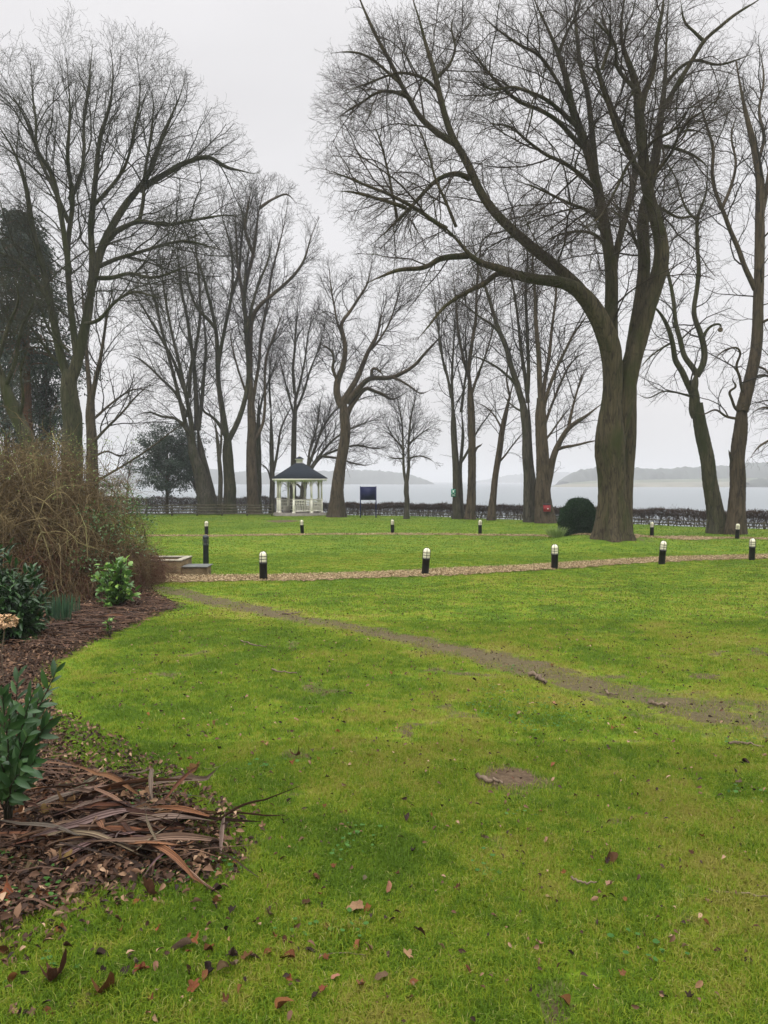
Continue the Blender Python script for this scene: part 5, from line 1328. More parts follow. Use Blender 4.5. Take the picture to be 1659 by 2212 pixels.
leaves('ivy_leaves', M['leaf_ivy'], tk, q[keep], d[keep] + RNG.normal(size=(keep.sum(), 3)) * .6, RNG.uniform(.03, .065, keep.sum()), SM, offset=o0, roll=1)
n = 500; q = np.array([-6.45, 14.3, zg]) + nrm(np.stack([RNG.uniform(-.6, .9, n), RNG.uniform(-1, 0, n), RNG.uniform(.8, 1.3, n)], 1)) * [2.25, 2.2, 2.95] * RNG.uniform(.98, 1.08, (n, 1))
leaves('young_leaves', M['leaf_bud'], tk, q, RNG.normal(size=(n, 3)) + [0, 0, .5], RNG.uniform(.02, .045, n), SM, offset=o0, roll=1)
c2 = gpx(290, 1262)
thicket('twiggy_shrub', 'low reddish twiggy shrub between the camellia and the stone wall', (c2[0] - .1, c2[1] + .2, c2[2]), (.62, .7, .85), 0, [('cane_red', 240, 'twigs', 1.0)], 4.0)
# slender leafing shrub stems in front of the broad tree
c3 = at(150, 1000, 20.); sh = empty('leafing_shrub', (c3[0], 20., float(ground(c3[0], 20.))), 'tall thin shrub with first pale green leaves behind the bramble thicket', 'shrub'); o0 = np.array(sh.location)
n = 26; P = np.zeros((n, 9, 3)); bx = RNG.normal(size=(n, 2)) * [.5, .3]
for k in range(9): P[:, k] = np.stack([bx[:, 0] * (1 + k * .22), bx[:, 1] * (1 + k * .1), np.full(n, k * .40)], 1) + RNG.normal(size=(n, 3)) * .04
R = np.full((n, 1), .012) * np.linspace(1, .3, 9); P1, R1 = grow(P, R, 3, .35, (25, 55), (.3, .8), .03, .15, 5, None, .006)
V1, Q1 = tubes(P, R, 5); V2, Q2 = tubes(P1, R1, 3); mesh_obj('stems', np.concatenate([V1, V2]), [np.concatenate([Q1, Q2 + len(V1)])], M['twig_green'], sh)
e = P1[:, 2:].reshape(-1, 3); e = e[RNG.random(len(e)) < .55]
leaves('leaves', M['leaf_bud'], sh, e, RNG.normal(size=e.shape) + [0, 0, .4], RNG.uniform(.04, .08, len(e)), SM, roll=1)

# ------------------------------------------------------------------ leafy shrubs of the bed
def leafy(name, label, c, r, nst, per, tmpl, size, mat, stem='twig_green', up=.5, cat='shrub', zlow=.15, whorl=.16):
    root = empty(name, c, label, cat)
    r = np.array(r, float); d = RNG.normal(size=(nst, 3)); d[:, 2] = np.abs(d[:, 2]) * .8 + zlow; d = nrm(d)
    tip = d * r * RNG.uniform(.55, 1.0, (nst, 1)); b0 = tip * [.12, .12, 0]
    t = np.linspace(0, 1, 7)[None, :, None]; mid = tip * [.35, .35, .65]
    P = b0[:, None] * (1 - t) ** 2 + 2 * mid[:, None] * t * (1 - t) + tip[:, None] * t * t + RNG.normal(size=(nst, 7, 3)) * .008
    V, Q = tubes(P, np.repeat([np.linspace(.008, .0028, 7)], nst, 0), 5); mesh_obj('stems', V, [Q], M[stem], root)
    u = 1 - whorl * 2.2 * RNG.random((nst, per)) ** 1.3; f = u * 6; i = np.minimum(f.astype(int), 5); fr = (f - i)[..., None]
    k = np.arange(nst)[:, None]; q = P[k, i] * (1 - fr) + P[k, i + 1] * fr; T = nrm(P[k, i + 1] - P[k, i])
    dd = nrm(RNG.normal(size=q.shape)) * .9 + T * .8 + [0, 0, up * .4]
    leaves('leaves', M[mat], root, q.reshape(-1, 3), dd.reshape(-1, 3), RNG.uniform(.7, 1.25, q.shape[0] * per) * size, tmpl, roll=.35)
    return root
g = gpx(22, 1392)
leafy('laurel_shrub', 'glossy dark green laurel shrub at the left edge below the brambles', (g[0] - .16, g[1] + .3, g[2]), (.50, .6, 1.22), 170, 15, leaf_t(.34, .18, .25, 5), .125, 'leaf_laurel', zlow=.05, whorl=.3)
g = gpx(246, 1322)
leafy('camellia_shrub', 'small camellia shrub with bright green oval leaves in front of the twiggy shrub', (g[0], g[1] + .15, g[2]), (.46, .38, .98), 62, 8, leaf_t(.62, .16, .22, 5, 1.0), .105, 'leaf_camellia', zlow=.35, whorl=.34)
g = gpx(238, 1378)
leafy('seedling', 'tiny seedling with pale variegated leaves at the bed edge', g, (.07, .07, .26), 5, 6, leaf_t(.42, .2, .2, 4), .07, 'leaf_camellia', zlow=.9)
g = gpx(128, 1347)
def daff(name, label, g, n, h, spread):
    root = empty(name, g, label, 'plant'); a = RNG.uniform(0, 6.28, n); rr = np.sqrt(RNG.random(n)) * spread
    P0 = np.stack([np.cos(a) * rr, np.sin(a) * rr * .6, np.zeros(n)], 1); dd = nrm(P0 * 1.1 + [0, 0, 1] + RNG.normal(size=(n, 3)) * .06)
    s = RNG.uniform(.7, 1.1, n)[:, None] * h * np.array([[.9, 1, .6]])
    leaves('blades', M['leaf_daffodil'], root, P0, dd, s, leaf_t(.045, .25, .12, 6, .6), up=(0, 1, 0), roll=.8)
daff('daffodil_clump', 'upright clump of blue green daffodil blades beside the camellia', g, 85, .40, .15)
daff('daffodil_clump', 'small sparse tuft of daffodil blades right behind the big clump', gpx(163, 1330), 16, .30, .06)
daff('daffodil_clump', 'single thin yellowish blade tuft left of the daffodil clump', gpx(84, 1362), 7, .26, .03)
# laurel sprigs near the camera at the left edge
def sprig(label, base, tips, name='laurel_sprig'):
    root = empty(name, base, label, 'shrub'); VV, FF, nv = [], [], 0; Q_, D_, S_ = [], [], []
    for (x, y, Y) in tips:
        e = at(x, y, Y) - np.array(base); t = np.linspace(0, 1, 12)[:, None]; mid = e * [.25, .4, .6]
        P = 2 * mid * t * (1 - t) + e * t * t; P += RNG.normal(size=P.shape) * .004
        V, Q = tubes(P[None], np.linspace(.0065, .0022, 12)[None], 6); VV.append(V); FF.append(Q + nv); nv += len(V)
        T = nrm(np.gradient(P, axis=0)); sd = nrm(np.cross(T, [0.2, 1, .1]))
        for k in range(17):
            u = .38 + .62 * k / 16; i = min(int(u * 11), 10); p = P[i] + (P[i + 1] - P[i]) * (u * 11 - i) if i < 11 else P[-1]
            s = 1 if k % 2 else -1; D_.append(T[i] * (.75 + .5 * (k > 13)) + sd[i] * s * RNG.uniform(.35, .8) + RNG.normal(size=3) * .16); Q_.append(p); S_.append(RNG.uniform(.075, .125) * (1 - .25 * (k > 13)))
    mesh_obj('stems', np.concatenate(VV), [np.concatenate(FF)], M['twig_green'], root)
    leaves('leaves', M['leaf_laurel'], root, np.array(Q_), np.array(D_), np.array(S_), leaf_t(.33, .16, .18, 6), up=(0, -1, .5), roll=.5)
b = gpx(20, 1800); sprig('near laurel sprigs with long dark leaves at the left edge above the dead leaves', b, [(118, 1455, 3.75), (40, 1468, 3.8), (70, 1500, 3.6), (5, 1500, 3.7), (60, 1590, 3.5), (100, 1560, 3.7), (0, 1600, 3.4), (45, 1660, 3.3), (-20, 1650, 3.4), (20, 1540, 3.6), (75, 1640, 3.4), (90, 1500, 3.9)])
# dried hydrangea head
g = gpx(8, 1480); root = empty('dried_flower', g, 'dried tan hydrangea flower head at the left edge under the laurel', 'flower')
hc = at(12, 1342, g[1]) - g; m = MB(); m.tube([(0, 0, 0), (hc[0] * .6 - .03, 0, hc[2] * .5), tuple(hc)], .005, 6, ref=(1, 0, 0)); m.build('stem', M['stick'], root)
n = 260; d = nrm(RNG.normal(size=(n, 3)) * [1, 1, .6]); q = hc + d * [.095, .09, .055] * RNG.uniform(.8, 1.05, (n, 1))
V, Fs = place(*leaf_t(.9, .2, .3, 2), q, *frame(d + RNG.normal(size=(n, 3)) * .6), RNG.uniform(.02, .035, n)); mesh_obj('petals', V, Fs, M['hydrangea'], root)

# ------------------------------------------------------------------ grass blades (short lawn turf)
def blades(n, Y0, Y1, hh, ww, seg, pw=1.0, sel=None, name='grass'):
    u = RNG.random(n * 2); y = (Y0 ** pw + u * (Y1 ** pw - Y0 ** pw)) ** (1 / pw)
    x = RNG.uniform(-.54, .54, n * 2) * (y + .4)
    worn, pale, moss, bed, dry = lawn_fields(x, y)
    k = RNG.random(n * 2) * .95 + .03 > np.maximum(np.maximum(worn * .95, bed * 1.25), moss * .7)
    # not on the paths
    for A_, B_ in ((PA, PB), (QA, QB)):
        ya, yb = np.interp(x, A_[:, 0], A_[:, 1]), np.interp(x, B_[:, 0], B_[:, 1])
        k &= ~((y < ya - .05) & (y > yb + .04) & (x > A_[0, 0]))
    if sel is not None: k &= sel(x, y)
    x, y = x[k][:n], y[k][:n]; n = len(x)
    tuft = .55 + .45 * np.sin(x * 3.1 + 2 * np.sin(y * 2.3)) * np.sin(y * 3.7 + 1.7 * np.sin(x * 1.9)) + .25 * np.sin(x * 17 + y * 5) * np.sin(y * 13)
    z = ground(x, y) + .012 * np.sin(x * 7.1 + 2 * np.sin(y * 3.3)) * np.sin(y * 6.3 + x) * (y < 22) - .003
    h = hh * RNG.uniform(.45, 1.25, n) * (.75 + .45 * np.clip(tuft, 0, 1.3)); wd = ww * RNG.uniform(.7, 1.3, n)
    az = RNG.uniform(0, 2 * math.pi, n); lean = np.abs(RNG.normal(size=n)) * .75 + .15
    D = np.stack([np.cos(az), np.sin(az)], 1); S = np.stack([-D[:, 1], D[:, 0], np.zeros(n)], 1)
    P0 = np.stack([x, y, z], 1); Dl = np.concatenate([D, np.zeros((n, 1))], 1)
    up = np.array([0, 0, 1.]); rnd = RNG.random(n)
    if seg == 2:
        M1 = P0 + Dl * (h * lean * .35)[:, None] + up * (h * .6)[:, None]; Tp = P0 + Dl * (h * lean)[:, None] + up * (h * np.maximum(.95 - .35 * lean, .25))[:, None]
        V = np.stack([P0 - S * wd[:, None] / 2, P0 + S * wd[:, None] / 2, M1 + S * wd[:, None] * .4, M1 - S * wd[:, None] * .4, Tp], 1); i = np.arange(n)[:, None] * 5
        FL = [i + np.array([[0, 1, 2, 3]]), i + np.array([[3, 2, 4]])]; kk = 5
    else:
        Tp = P0 + Dl * (h * lean)[:, None] + up * h[:, None] * .8
        V = np.stack([P0 - S * wd[:, None] / 2, P0 + S * wd[:, None] / 2, Tp], 1); i = np.arange(n)[:, None] * 3
        FL = [i + np.array([[0, 1, 2]])]; kk = 3
    dr_ = lawn_fields(x, y)[4]
    o = mesh_obj(name, V.reshape(-1, 3), FL, M['blade'], attr=dict(rnd=np.repeat(rnd, kk), dry=np.repeat(dr_, kk)))
    tag(o, kind='stuff'); return o
GD_ = 1.0
blades(int(330000 * GD_), 1.9, 5.2, .036, .0030, 2, 1.6)
blades(int(330000 * GD_), 5.2, 11, .034, .0055, 1, 1.6)
blades(int(260000 * GD_), 11, 24, .034, .013, 1, 1.6)
blades(int(150000 * GD_), 24, 60, .04, .035, 1, 1.6, lambda x, y: y < np.interp(x, HX, HY) + .8)
# moss cushions and small round leaved weeds
def spread_px(poly_px, n):
    xs_, ys_ = [p[0] for p in poly_px], [p[1] for p in poly_px]; out = []
    while len(out) < n:
        x, y = RNG.uniform(min(xs_), max(xs_)), RNG.uniform(min(ys_), max(ys_))
        if inpoly(np.array([x]), np.array([y]), poly_px)[0]: out.append(gpx(x, y))
    return np.array(out)
ROUND = (np.array([(math.cos(a) * (1 if k % 2 else .86), math.sin(a) * (1 if k % 2 else .86), .12) for k, a in enumerate(np.linspace(0, 2 * math.pi, 13)[:-1])] + [(0, 0, 0)]), [np.array([(i, (i + 1) % 12, 12) for i in range(12)])])
def weeds(n, pos, size):
    V, Fs = place(ROUND[0], ROUND[1], pos + [0, 0, 1] * RNG.uniform(.012, .04, (n, 1)), *frame(np.stack([RNG.normal(size=n), RNG.normal(size=n), RNG.normal(size=n) * .25], 1)), RNG.uniform(*size, n))
    o = mesh_obj('ground_ivy', V, Fs, M['leaf_clover'], attr=dict(rnd=np.repeat(RNG.random(n), 13))); tag(o, kind='stuff')
a1 = spread_px([(120, 1690), (330, 1700), (420, 1730), (330, 1760), (120, 1745)], 240); a2 = spread_px([(0, 1850), (140, 1860), (150, 1960), (0, 1990)], 150)
a3 = spread_px([(300, 1850), (520, 1860), (520, 1900), (300, 1930)], 60)
cl = []
for _ in range(12):
    c = gpx(RNG.uniform(60, 1650), RNG.uniform(1400, 2190)); k = RNG.integers(5, 16); q = c + RNG.normal(size=(k, 3)) * [.07, .07, 0]; cl.append(q)
a4 = np.concatenate(cl); a4[:, 2] = ground(a4[:, 0], a4[:, 1])
a5 = spread_px([(1060, 1480), (1250, 1530), (1330, 1560), (1150, 1590), (1000, 1530)], 260)
wp = np.concatenate([a1, a2, a3, a4]); weeds(len(wp), wp, (.006, .014)); weeds(len(a5), a5, (.006, .013))

# ------------------------------------------------------------------ woodchips on the path
def chips(n, A_, B_, size, name='woodchips'):
    k = RNG.integers(0, 259, n); t = RNG.random(n)[:, None]; t = t * 1.10 - .05
    p = A_[k] * (1 - t) + B_[k] * t + RNG.normal(size=(n, 3)) * [.06, .05, 0]; p[:, 2] = ground(p[:, 0], p[:, 1]) + RNG.uniform(.02, .045, n)
    T_ = np.array([(-.5, -.5, 0), (.5, -.5, 0), (.5, .5, .15), (-.5, .5, .15)]); D = np.stack([RNG.normal(size=n), RNG.normal(size=n), RNG.normal(size=n) * .35], 1)
    V, Fs = place(T_, [[(0, 1, 2, 3)]], p, *frame(D, roll=RNG.normal(size=n) * .5), np.stack([RNG.uniform(.4, .8, n), RNG.uniform(1, 2.4, n), np.ones(n)], 1) * size)
    tag(mesh_obj(name, V, Fs, M['chips'], smooth=False, attr=dict(rnd=np.repeat(RNG.random(n), 4))), kind='stuff')
chips(42000, PA, PB, .020); chips(9000, QA, QB, .034)

# ------------------------------------------------------------------ leaf litter of the bed (uncountable crumbs and straw)
def litter(n, poly, size, lift=(.005, .05), straw=0, name='leaf_litter'):
    xs_ = [p[0] for p in poly]; ys_ = [p[1] for p in poly]
    x = RNG.uniform(max(min(xs_), -8), max(xs_), n * 6); y = RNG.uniform(max(min(ys_), 2.2), max(ys_), n * 6)
    k = inpoly(x, y, poly) & (x > -.56 * (y + .6)); x, y = x[k][:n], y[k][:n]; n = len(x)
    p = np.stack([x, y, ground(x, y) + RNG.uniform(*lift, n)], 1)
    D = np.stack([RNG.normal(size=n), RNG.normal(size=n), RNG.normal(size=n) * .4], 1); t = leaf_t(.6, .35, .5, 3)
    V, Fs = place(t[0], t[1], p, *frame(D, roll=RNG.normal(size=n) * .8), RNG.uniform(*size, n)); a = np.repeat(RNG.random(n), len(t[0]))
    if straw:
        k = RNG.integers(0, n, straw); q = p[k] + [0, 0, .015]; az = RNG.normal(size=straw) * .5 + RNG.choice([0, math.pi], straw); D = np.stack([np.cos(az), np.sin(az) * .8, RNG.normal(size=straw) * .10], 1)
        T_ = np.array([(-.5, -.5, 0), (.5, -.5, 0), (.5, 0, .02), (-.5, 0, .02), (.4, .5, 0), (-.4, .5, 0)])
        V2, F2 = place(T_, [[(0, 1, 2, 3), (3, 2, 4, 5)]], q, *frame(D, roll=RNG.normal(size=straw) * .4), np.stack([RNG.uniform(.004, .012, straw), RNG.uniform(.15, .55, straw), np.ones(straw)], 1))
        F2 = [f + len(V) for f in F2]; V = np.concatenate([V, V2]); Fs = Fs + F2; a = np.concatenate([a, np.repeat(RNG.random(straw) * .8, 6)])
    tag(mesh_obj(name, V, Fs, M['dead_mix'], smooth=False, attr=dict(rnd=a)), kind='stuff')
litter(30000, BED, (.012, .055), straw=0)
BEDF = [tuple(gpx(x, y)[:2]) for x, y in [(60, 1405), (70, 1345), (170, 1320), (300, 1290), (395, 1312), (310, 1345), (215, 1385), (130, 1420)]]
litter(2500, BEDF, (.02, .05), lift=(.02, .09), straw=900)
BEDN = [tuple(gpx(x, y)[:2]) for x, y in [(-60, 1640), (100, 1640), (330, 1700), (430, 1760), (490, 1830), (460, 1900), (200, 1930), (60, 1985), (-60, 2060)]]
litter(3000, BEDN, (.018, .05), lift=(.01, .05), straw=120)
LAWNP = [tuple(gpx(x, y)[:2]) for x, y in [(0, 2212), (0, 2000), (480, 1900), (300, 1660), (110, 1560), (320, 1360), (400, 1290), (1659, 1215), (1659, 2212)]]
litter(7500, LAWNP, (.008, .032), lift=(.02, .045))
EDGE = [tuple(gpx(x, y)[:2]) for x, y in [(130, 1540), (280, 1610), (400, 1670), (500, 1740), (545, 1830), (500, 1920), (300, 1970), (100, 2050), (0, 2110), (0, 1500)]]
litter(3600, EDGE, (.012, .04), lift=(.015, .045))

# ------------------------------------------------------------------ fallen leaves, one object each
def maple(seed, curl, lob=5):
    r = np.random.default_rng(seed); n = 26; V = []
    for k in range(n):
        a = 2 * math.pi * k / n; s = abs(math.cos(a * lob / 2 + .3)) ** .7; rr = .42 + .58 * s * (1 - .35 * abs(math.sin(a / 2 + .2))) + r.normal() * .05
        V.append((rr * math.cos(a) * .8, rr * math.sin(a), 0))
    V = np.array(V); Vi = V * .5; C = np.array([[0, 0, 0]]); A = np.concatenate([V, Vi, C])
    A[:, 2] = curl * (A[:, 0] ** 2 * r.uniform(.4, 1.4) + .5 * A[:, 1] ** 2 * r.uniform(-.6, 1)) + .16 * np.sin(A[:, 0] * 5 + r.random() * 6) * np.sin(A[:, 1] * 4 + r.random() * 6) + r.normal(size=len(A)) * .03
    F4 = [(k, (k + 1) % n, n + (k + 1) % n, n + k) for k in range(n)]; F3 = [(n + k, n + (k + 1) % n, 2 * n) for k in range(n)]
    m = MB(); m.add(A, np.array(F4), np.array(F3)); m.tube([(0, -.35, 0), (.03, -.7, .03), (.05, -1.0, .10)], .015, 4, ref=(1, 0, 0)); return m
def oval(seed, curl):
    r = np.random.default_rng(seed); t = leaf_t(r.uniform(.4, .65), r.uniform(.2, .8), curl, 6); V = t[0].copy(); V[:, 1] -= .5; V[:, 2] += .08 * np.sin(V[:, 1] * 7 + V[:, 0] * 9); V[:, :] *= 1.8
    m = MB(); m.add(V, t[1][0]); m.tube([(0, -.9, .0), (.02, -1.15, .05), (.06, -1.35, .12)], .018, 4, ref=(1, 0, 0)); return m
LP = []
for i in range(6):
    for kind in (0, 1):
        mb = maple(50 + i, .5 + .25 * i) if kind == 0 else oval(80 + i, .15 + .18 * i)
        LP.append(np.concatenate(mb.V)); LP[-1] = (LP[-1], [np.concatenate(f) for f in mb.F.values() if f])
leafmesh = {}
USED = set()
LCOL = {'dark brown': (.085, .040, .022), 'orange brown': (.27, .105, .04), 'greyish brown': (.17, .12, .068), 'nearly black': (.035, .024, .02), 'tan': (.42, .25, .14), 'copper': (.32, .14, .06), 'ochre brown': (.26, .17, .06), 'reddish': (.17, .068, .026)}
def zone(x, y):
    r = 'along the bottom edge' if y > 2080 else 'in the near grass' if y > 1860 else 'beside the strap leaf pile' if y > 1690 else 'in the middle grass' if y > 1520 else 'in the grass below the worn track'
    c = 'at far left' if x < 330 else 'left of centre' if x < 660 else 'near the centre' if x < 1000 else 'right of centre' if x < 1330 else 'at far right'
    return r + ', ' + c
def fallen(x, y, size, kind, var, tan=False, label=None, tilt=.35, group='brown leaves scattered over the grass'):
    key = (kind, var, tan)
    g = gpx(x, y)
    if key not in leafmesh:
        V, FL = LP[var * 2 + kind]; o = mesh_obj('fallen_leaf', V, FL, M['dead_leaf_tan' if tan else 'dead_leaf']); leafmesh[key] = o.data
    else:
        o = bpy.data.objects.new('fallen_leaf', leafmesh[key]); scene.collection.objects.link(o)
    o.location = (g[0], g[1], g[2] + .022 + size * .18)
    o.rotation_euler = (RNG.normal() * tilt, RNG.normal() * tilt, RNG.uniform(0, 6.28)); o.scale = (size,) * 3
    for _ in range(40):
        cn = 'tan' if tan else str(RNG.choice(['dark brown', 'orange brown', 'greyish brown', 'nearly black', 'reddish']))
        sz_ = 'tiny ' if size < .017 else 'small ' if size < .021 else 'larger ' if size > .027 else ''
        lb_ = (sz_ if not label else '') + cn + (' lobed' if kind == 0 else ' oval') + ' leaf ' + zone(x, y)
        if label or lb_ not in USED: break
        size = RNG.uniform(.013, .030); tan = RNG.random() < .14; o.scale = (size,) * 3
        if _ > 15: x, y = RNG.uniform(300, 1650), RNG.uniform(1400, 2200); g = gpx(x, y); o.location = (g[0], g[1], g[2] + .022 + size * .18)
    o.data = leafmesh.get((kind, var, tan), o.data)
    if label and not tan: cn = 'orange brown' if 'orange' in label else 'reddish' if 'red' in label else 'greyish brown' if 'grey' in label else 'dark brown'
    o.color = (*[c * RNG.uniform(.85, 1.2) for c in LCOL[cn]], 1)
    if not label: label = lb_; USED.add(lb_)
    elif label == 'CRISP':
        for _ in range(30):
            cn = str(RNG.choice(['tan', 'dark brown', 'orange brown', 'greyish brown', 'nearly black', 'reddish', 'copper', 'ochre brown']))
            if (cn, kind, y < 1760, y < 1860, x < 110, x < 220) not in USED: break
        USED.add((cn, kind, y < 1760, y < 1860, x < 110, x < 220)); o.color = (*LCOL[cn], 1)
        label = cn + (' lobed' if kind == 0 else ' oval') + (' leaf under the laurel sprigs' if y < 1760 else ' leaf among the dead straps' if y < 1860 else ' leaf below the dead straps') + (' at the left edge' if x < 110 else '' if x < 220 else ', to the right')
    tag(o, label, 'leaf', group); return o
special = [(80, 1665, .075, 0, 1, True, 'pale tan maple leaf under the laurel sprigs'), (420, 1672, .060, 0, 2, False, 'curled reddish leaf above the pile of dead strap leaves'), (320, 1942, .07, 0, 3, False, 'large curled brown leaf just below the pile of dead strap leaves'),
    (10, 1955, .08, 1, 3, False, 'orange brown leaf standing at the left edge below the dead leaves'), (769, 1975, .045, 0, 0, True, 'tan lobed leaf lying flat in the middle of the near grass'), (1320, 1865, .048, 1, 4, False, 'upright dark brown leaf alone in the right grass'),
    (395, 2052, .055, 1, 5, False, 'long curled grey brown leaf below the dead leaf pile'), (118, 2135, .065, 0, 4, False, 'crumpled tan leaf near the bottom left corner'), (225, 2150, .07, 1, 4, False, 'dark reddish leaf at the bottom edge, left of centre'),
    (60, 1370, .07, 0, 2, False, 'rusty brown leaf standing in the far bed behind the near sprigs'), (145, 1400, .075, 0, 1, True, 'pinkish tan crumpled leaf at the far bed edge'), (640, 1640, .05, 0, 5, False, 'curled brown leaf in the bare patch left of the middle'),
    (150, 1760, .08, 0, 4, True, 'large tan leaf curled upright among the dead strap leaves'), (290, 1790, .06, 0, 2, True, 'orange tan leaf wedged between dead strap leaves')]
for s_ in special: fallen(s_[0], s_[1], s_[2], s_[3], s_[4], s_[5], s_[6], .5, None)
for i in range(215):
    lft = RNG.random() < .55
    x = RNG.uniform(0, 900) if lft else RNG.uniform(300, 1655); y = 1330 + (2205 - 1330) * RNG.random() ** .8
    if lft and x > 800 and RNG.random() < .5: x -= 300
    P_ = gpx(x, y)
    if inpoly(np.array([P_[0]]), np.array([P_[1]]), BED)[0]: y = min(2205, y + 260)
    fallen(x, y, RNG.uniform(.013, .030), int(RNG.random() < .6), int(RNG.integers(0, 6)), RNG.random() < .14)
for i in range(48):   # crisp leaves caught in the near bed
    x, y = RNG.uniform(0, 330), RNG.uniform(1690, 1990)
    if x > 330 - (y - 1690) * .55 and y > 1900: continue
    fallen(x, y, RNG.uniform(.035, .06), int(RNG.random() < .35), int(RNG.integers(0, 6)), RNG.random() < .22, 'CRISP', .5, 'crisp leaves in the near bed')

# ------------------------------------------------------------------ pile of dead strap leaves
def strap(seed, L, wd, bow, side, kink=0.):
    r = np.random.default_rng(seed); n = 22; V = []; ac = []; p = np.zeros(3); d = np.array([1., 0, .12]); st = L / n; tw = r.uniform(-.5, .5); rl = r.uniform(-.7, .7)
    for i in range(n + 1):
        t = i / n; h = wd / 2 * min(1, .35 + 2.2 * t) * (1 - max(0, (t - .35) / .65) ** 1.5 * .93)
        a = rl + tw * t * 3; c, s = math.cos(a), math.sin(a); S = nrm(np.cross(d, [0, 0, 1.])); N = np.cross(S, d)
        X = S * c + N * s; Z = -S * s + N * c; f = .55
        for k, u in enumerate((-1, -.5, 0, .5, 1)):
            V.append(p + X * h * u + Z * (abs(u) * h * f + .0022 * math.sin(u * 7 + seed))); ac.append(u * .5 + .5)
        dd = np.array([0, side / n, -bow / n * (1 if t > .12 else -.6)]) + r.normal(size=3) * .02
        if kink and abs(t - .6) < .05: dd = dd + np.array([-.55, .75 * kink, -.1])
        d = nrm(d + dd)
        p = p + d * st
        if p[2] < .004 and d[2] < 0: d[2] = 0.01; d = nrm(d)
    F = [(i * 5 + k, i * 5 + k + 1, (i + 1) * 5 + k + 1, (i + 1) * 5 + k) for i in range(n) for k in range(4)]
    return np.array(V), np.array(F), ac
SMESH = []
for i in range(12):
    r_ = np.random.default_rng(300 + i)
    V, Fq, ac = strap(i, r_.uniform(.42, .80), r_.uniform(.026, .044), r_.uniform(.25, .7), r_.uniform(-.7, .7), (r_.choice([-1, 1]) if i % 3 == 0 else 0))
    SMESH.append((V, Fq, ac))
smd = {}
def dead_strap(x, y, az, k, lift, sc=1., label='long brown dead strap leaf lying in the near pile', group='dead strap leaves in the near pile', pitch=0., roll=0.):
    g = gpx(x, y)
    if k not in smd:
        V, Fq, ac = SMESH[k]; o = mesh_obj('dead_strap_leaf', V, [Fq], M['dead_strap'], attr=dict(across=ac)); smd[k] = o.data
    else:
        o = bpy.data.objects.new('dead_strap_leaf', smd[k]); scene.collection.objects.link(o)
    o.location = (g[0], g[1], g[2] + lift); o.rotation_euler = (roll, pitch, az); o.scale = (sc,) * 3
    ln_ = float(np.linalg.norm(SMESH[k][0][-1] - SMESH[k][0][0])) * sc; sz_ = 'short ' if ln_ < .36 else 'long ' if ln_ > .55 else ''
    cn = '?'
    if group:
        dr = 'pointing away' if abs(math.cos(az)) < .4 else 'lying left to right' if abs(math.cos(az)) > .93 else 'slanting up right' if math.sin(az) * math.cos(az) > 0 else 'slanting down right'
        where = (' at the top' if y < 1765 else ' in the middle' if y < 1815 else ' at the bottom') + (' left' if x < 110 else '' if x < 270 else ' right') + ' of the pile'
        if 'far bed' in label: where = ' in the far bed' + (' by the laurel' if x < 150 else ' under the camellia')
    for _ in range(40):
        cn = str(RNG.choice(list(SCOL)))
        if not group or sz_ + cn + dr + where not in USED: break
    if group: USED.add(sz_ + cn + dr + where); label = sz_ + cn + ' strap leaf ' + dr + where
    o.color = (*[c * RNG.uniform(.85, 1.15) for c in SCOL[cn]], 1)
    tag(o, label, 'leaf', group); return o
SCOL = {'dark brown': (.11, .05, .03), 'pinkish grey': (.30, .205, .145), 'red brown': (.23, .095, .045), 'pale brown': (.40, .27, .18), 'chestnut': (.17, .07, .03), 'silvery brown': (.27, .21, .17), 'blackish': (.055, .03, .022), 'orange brown': (.32, .15, .07)}
R_ = RNG
for i in range(86):
    if i < 40: x, y = R_.uniform(-40, 235), R_.uniform(1735, 1850); az = R_.normal() * .42 + .06 - (y - 1790) * .004
    elif i < 70: x, y = R_.uniform(60, 320), R_.uniform(1760, 1860); az = R_.normal() * .60 - .15
    else: x, y = R_.uniform(250, 500), R_.uniform(1730, 1850); az = math.pi + R_.normal() * .5
    dead_strap(x, y, az, int(R_.integers(0, 12)), R_.uniform(.0, .095), R_.uniform(.55, 1.05), pitch=R_.normal() * .10, roll=R_.normal() * .3)
for i in range(34):
    x, y = R_.uniform(20, 500), R_.uniform(1740, 1880)
    dead_strap(x, y, R_.uniform(-3.14, 3.14), int(R_.integers(0, 12)), R_.uniform(.05, .12), R_.uniform(.3, .7), pitch=R_.normal() * .15, roll=R_.normal() * .5)
dead_strap(330, 1722, -.12, 3, .07, 1.0, 'dead strap leaf arching along the top of the near pile', None, pitch=-.15)
dead_strap(392, 1840, -.62, 5, .04, .75, 'grey dead strap leaf pointing down right out of the pile', None)
dead_strap(455, 1770, -.18, 7, .02, .62, 'thin curled strap leaf trailing right beyond the pile', None)
dead_strap(245, 1895, .85, 1, .05, .7, 'broad strap leaf slanting up right across the pile', None)
dead_strap(300, 1870, 1.0, 4, .06, .5, 'short grey strap leaf standing across the lower pile', None, pitch=-.2)
dead_strap(50, 1650, -1.0, 2, .12, .7, 'dead strap leaf hanging down below the laurel sprigs', None, pitch=.35)
dead_strap(15, 1700, -1.1, 8, .15, .7, 'second dead strap leaf bent down at the left edge', None, pitch=.3)
for i in range(34):   # flat dry straps in the far bed
    x, y = R_.uniform(60, 330), R_.uniform(1325, 1395); 
    if y > 1345 + (330 - x) * .22: continue
    dead_strap(x, y, R_.normal() * .3 - .1, int(R_.integers(0, 12)), R_.uniform(.02, .10), R_.uniform(.7, 1.2), 'narrow brown dead leaf lying in the far bed', 'dead leaves in the far bed')
dead_strap(285, 1300, -.16, 6, .08, 1.5, 'long dry leaf poking out of the far bed over the grass', None)

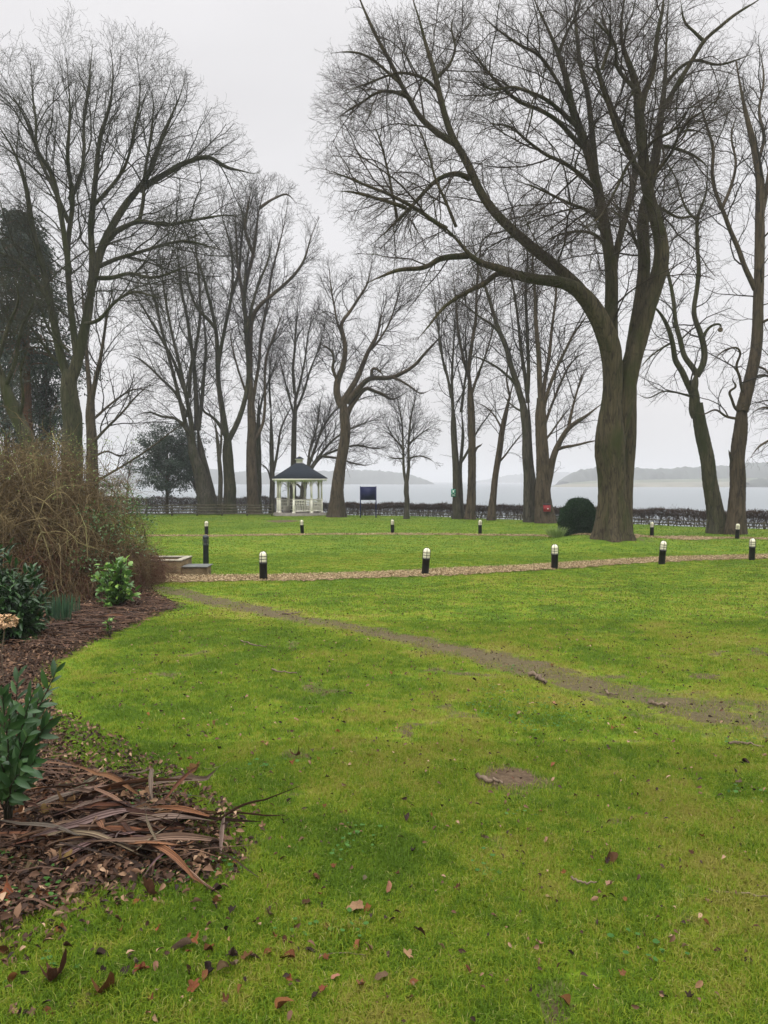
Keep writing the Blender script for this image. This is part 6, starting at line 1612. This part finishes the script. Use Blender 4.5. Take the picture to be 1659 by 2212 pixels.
# ------------------------------------------------------------------ sticks on the grass
def stick(pts, r, label, bent=.02):
    P = np.array([gpx(x, y) for x, y in pts]); P[:, 2] += r + .012; o0 = P[0].copy()
    q = resample(P, 12) + RNG.normal(size=(12, 3)) * r * .5
    m = MB(); m.tube(q - o0, r * np.linspace(1, .55, 12) * (1 + .15 * RNG.normal(size=12)), 7, ref=(0, 0, 1)); o = m.build('fallen_twig', M['stick'], None, True)
    o.location = o0; tag(o, label, 'twig')
stick([(1142, 1463), (1156, 1467), (1172, 1477), (1180, 1485)], .022, 'bent pale stick on moss at the edge of the worn track')
stick([(1398, 1526), (1420, 1528), (1446, 1527)], .016, 'short straight stick on the worn track at the right')
stick([(1306, 1499), (1320, 1504), (1336, 1507)], .012, 'small stick just above the moss in the worn track')
stick([(1576, 1613), (1600, 1611), (1630, 1615), (1650, 1618)], .010, 'thin curved twig near the right edge below the moss')
stick([(1532, 1931), (1570, 1935), (1620, 1942), (1670, 1949)], .0055, 'pale straight stalk lying at the right edge')
stick([(1236, 1905), (1262, 1915), (1290, 1917)], .0055, 'curved twig on a bare spot in the near right grass')
stick([(588, 1449), (600, 1455), (618, 1457), (641, 1459)], .010, 'thin dark bent twig in the middle left lawn')
stick([(520, 1388), (545, 1396), (575, 1402)], .010, 'thin forked looking twig left of the worn track')
stick([(690, 2072), (740, 2066), (790, 2072)], .0022, 'very fine stem lying in grass near the bottom')
stick([(610, 1330), (635, 1328), (655, 1326)], .014, 'dark twig lying on the faint part of the worn track')
stick([(1032, 1688), (1060, 1694), (1085, 1700)], .014, 'dark rotten twig beside the bare soil patch')
stick([(440, 1664), (452, 1667), (478, 1660), (494, 1647)], .004, 'pale curling tendril in the left grass above the pile')

# ------------------------------------------------------------------ haze over the lake
hz = MB(); hz.box((0, 1370, 10.), (2900, 1640, 21.0))
k = bpy.data.materials.new('haze'); k.use_nodes = True; t_ = k.node_tree; t_.nodes.clear()
pv = t_.nodes.new('ShaderNodeVolumePrincipled'); pv.inputs['Color'].default_value = (.86, .885, .92, 1); pv.inputs['Density'].default_value = .00072; pv.inputs['Anisotropy'].default_value = .0
ou = t_.nodes.new('ShaderNodeOutputMaterial'); t_.links.new(pv.outputs[0], ou.inputs['Volume'])
ho = hz.build('haze', k); tag(ho, kind='stuff')
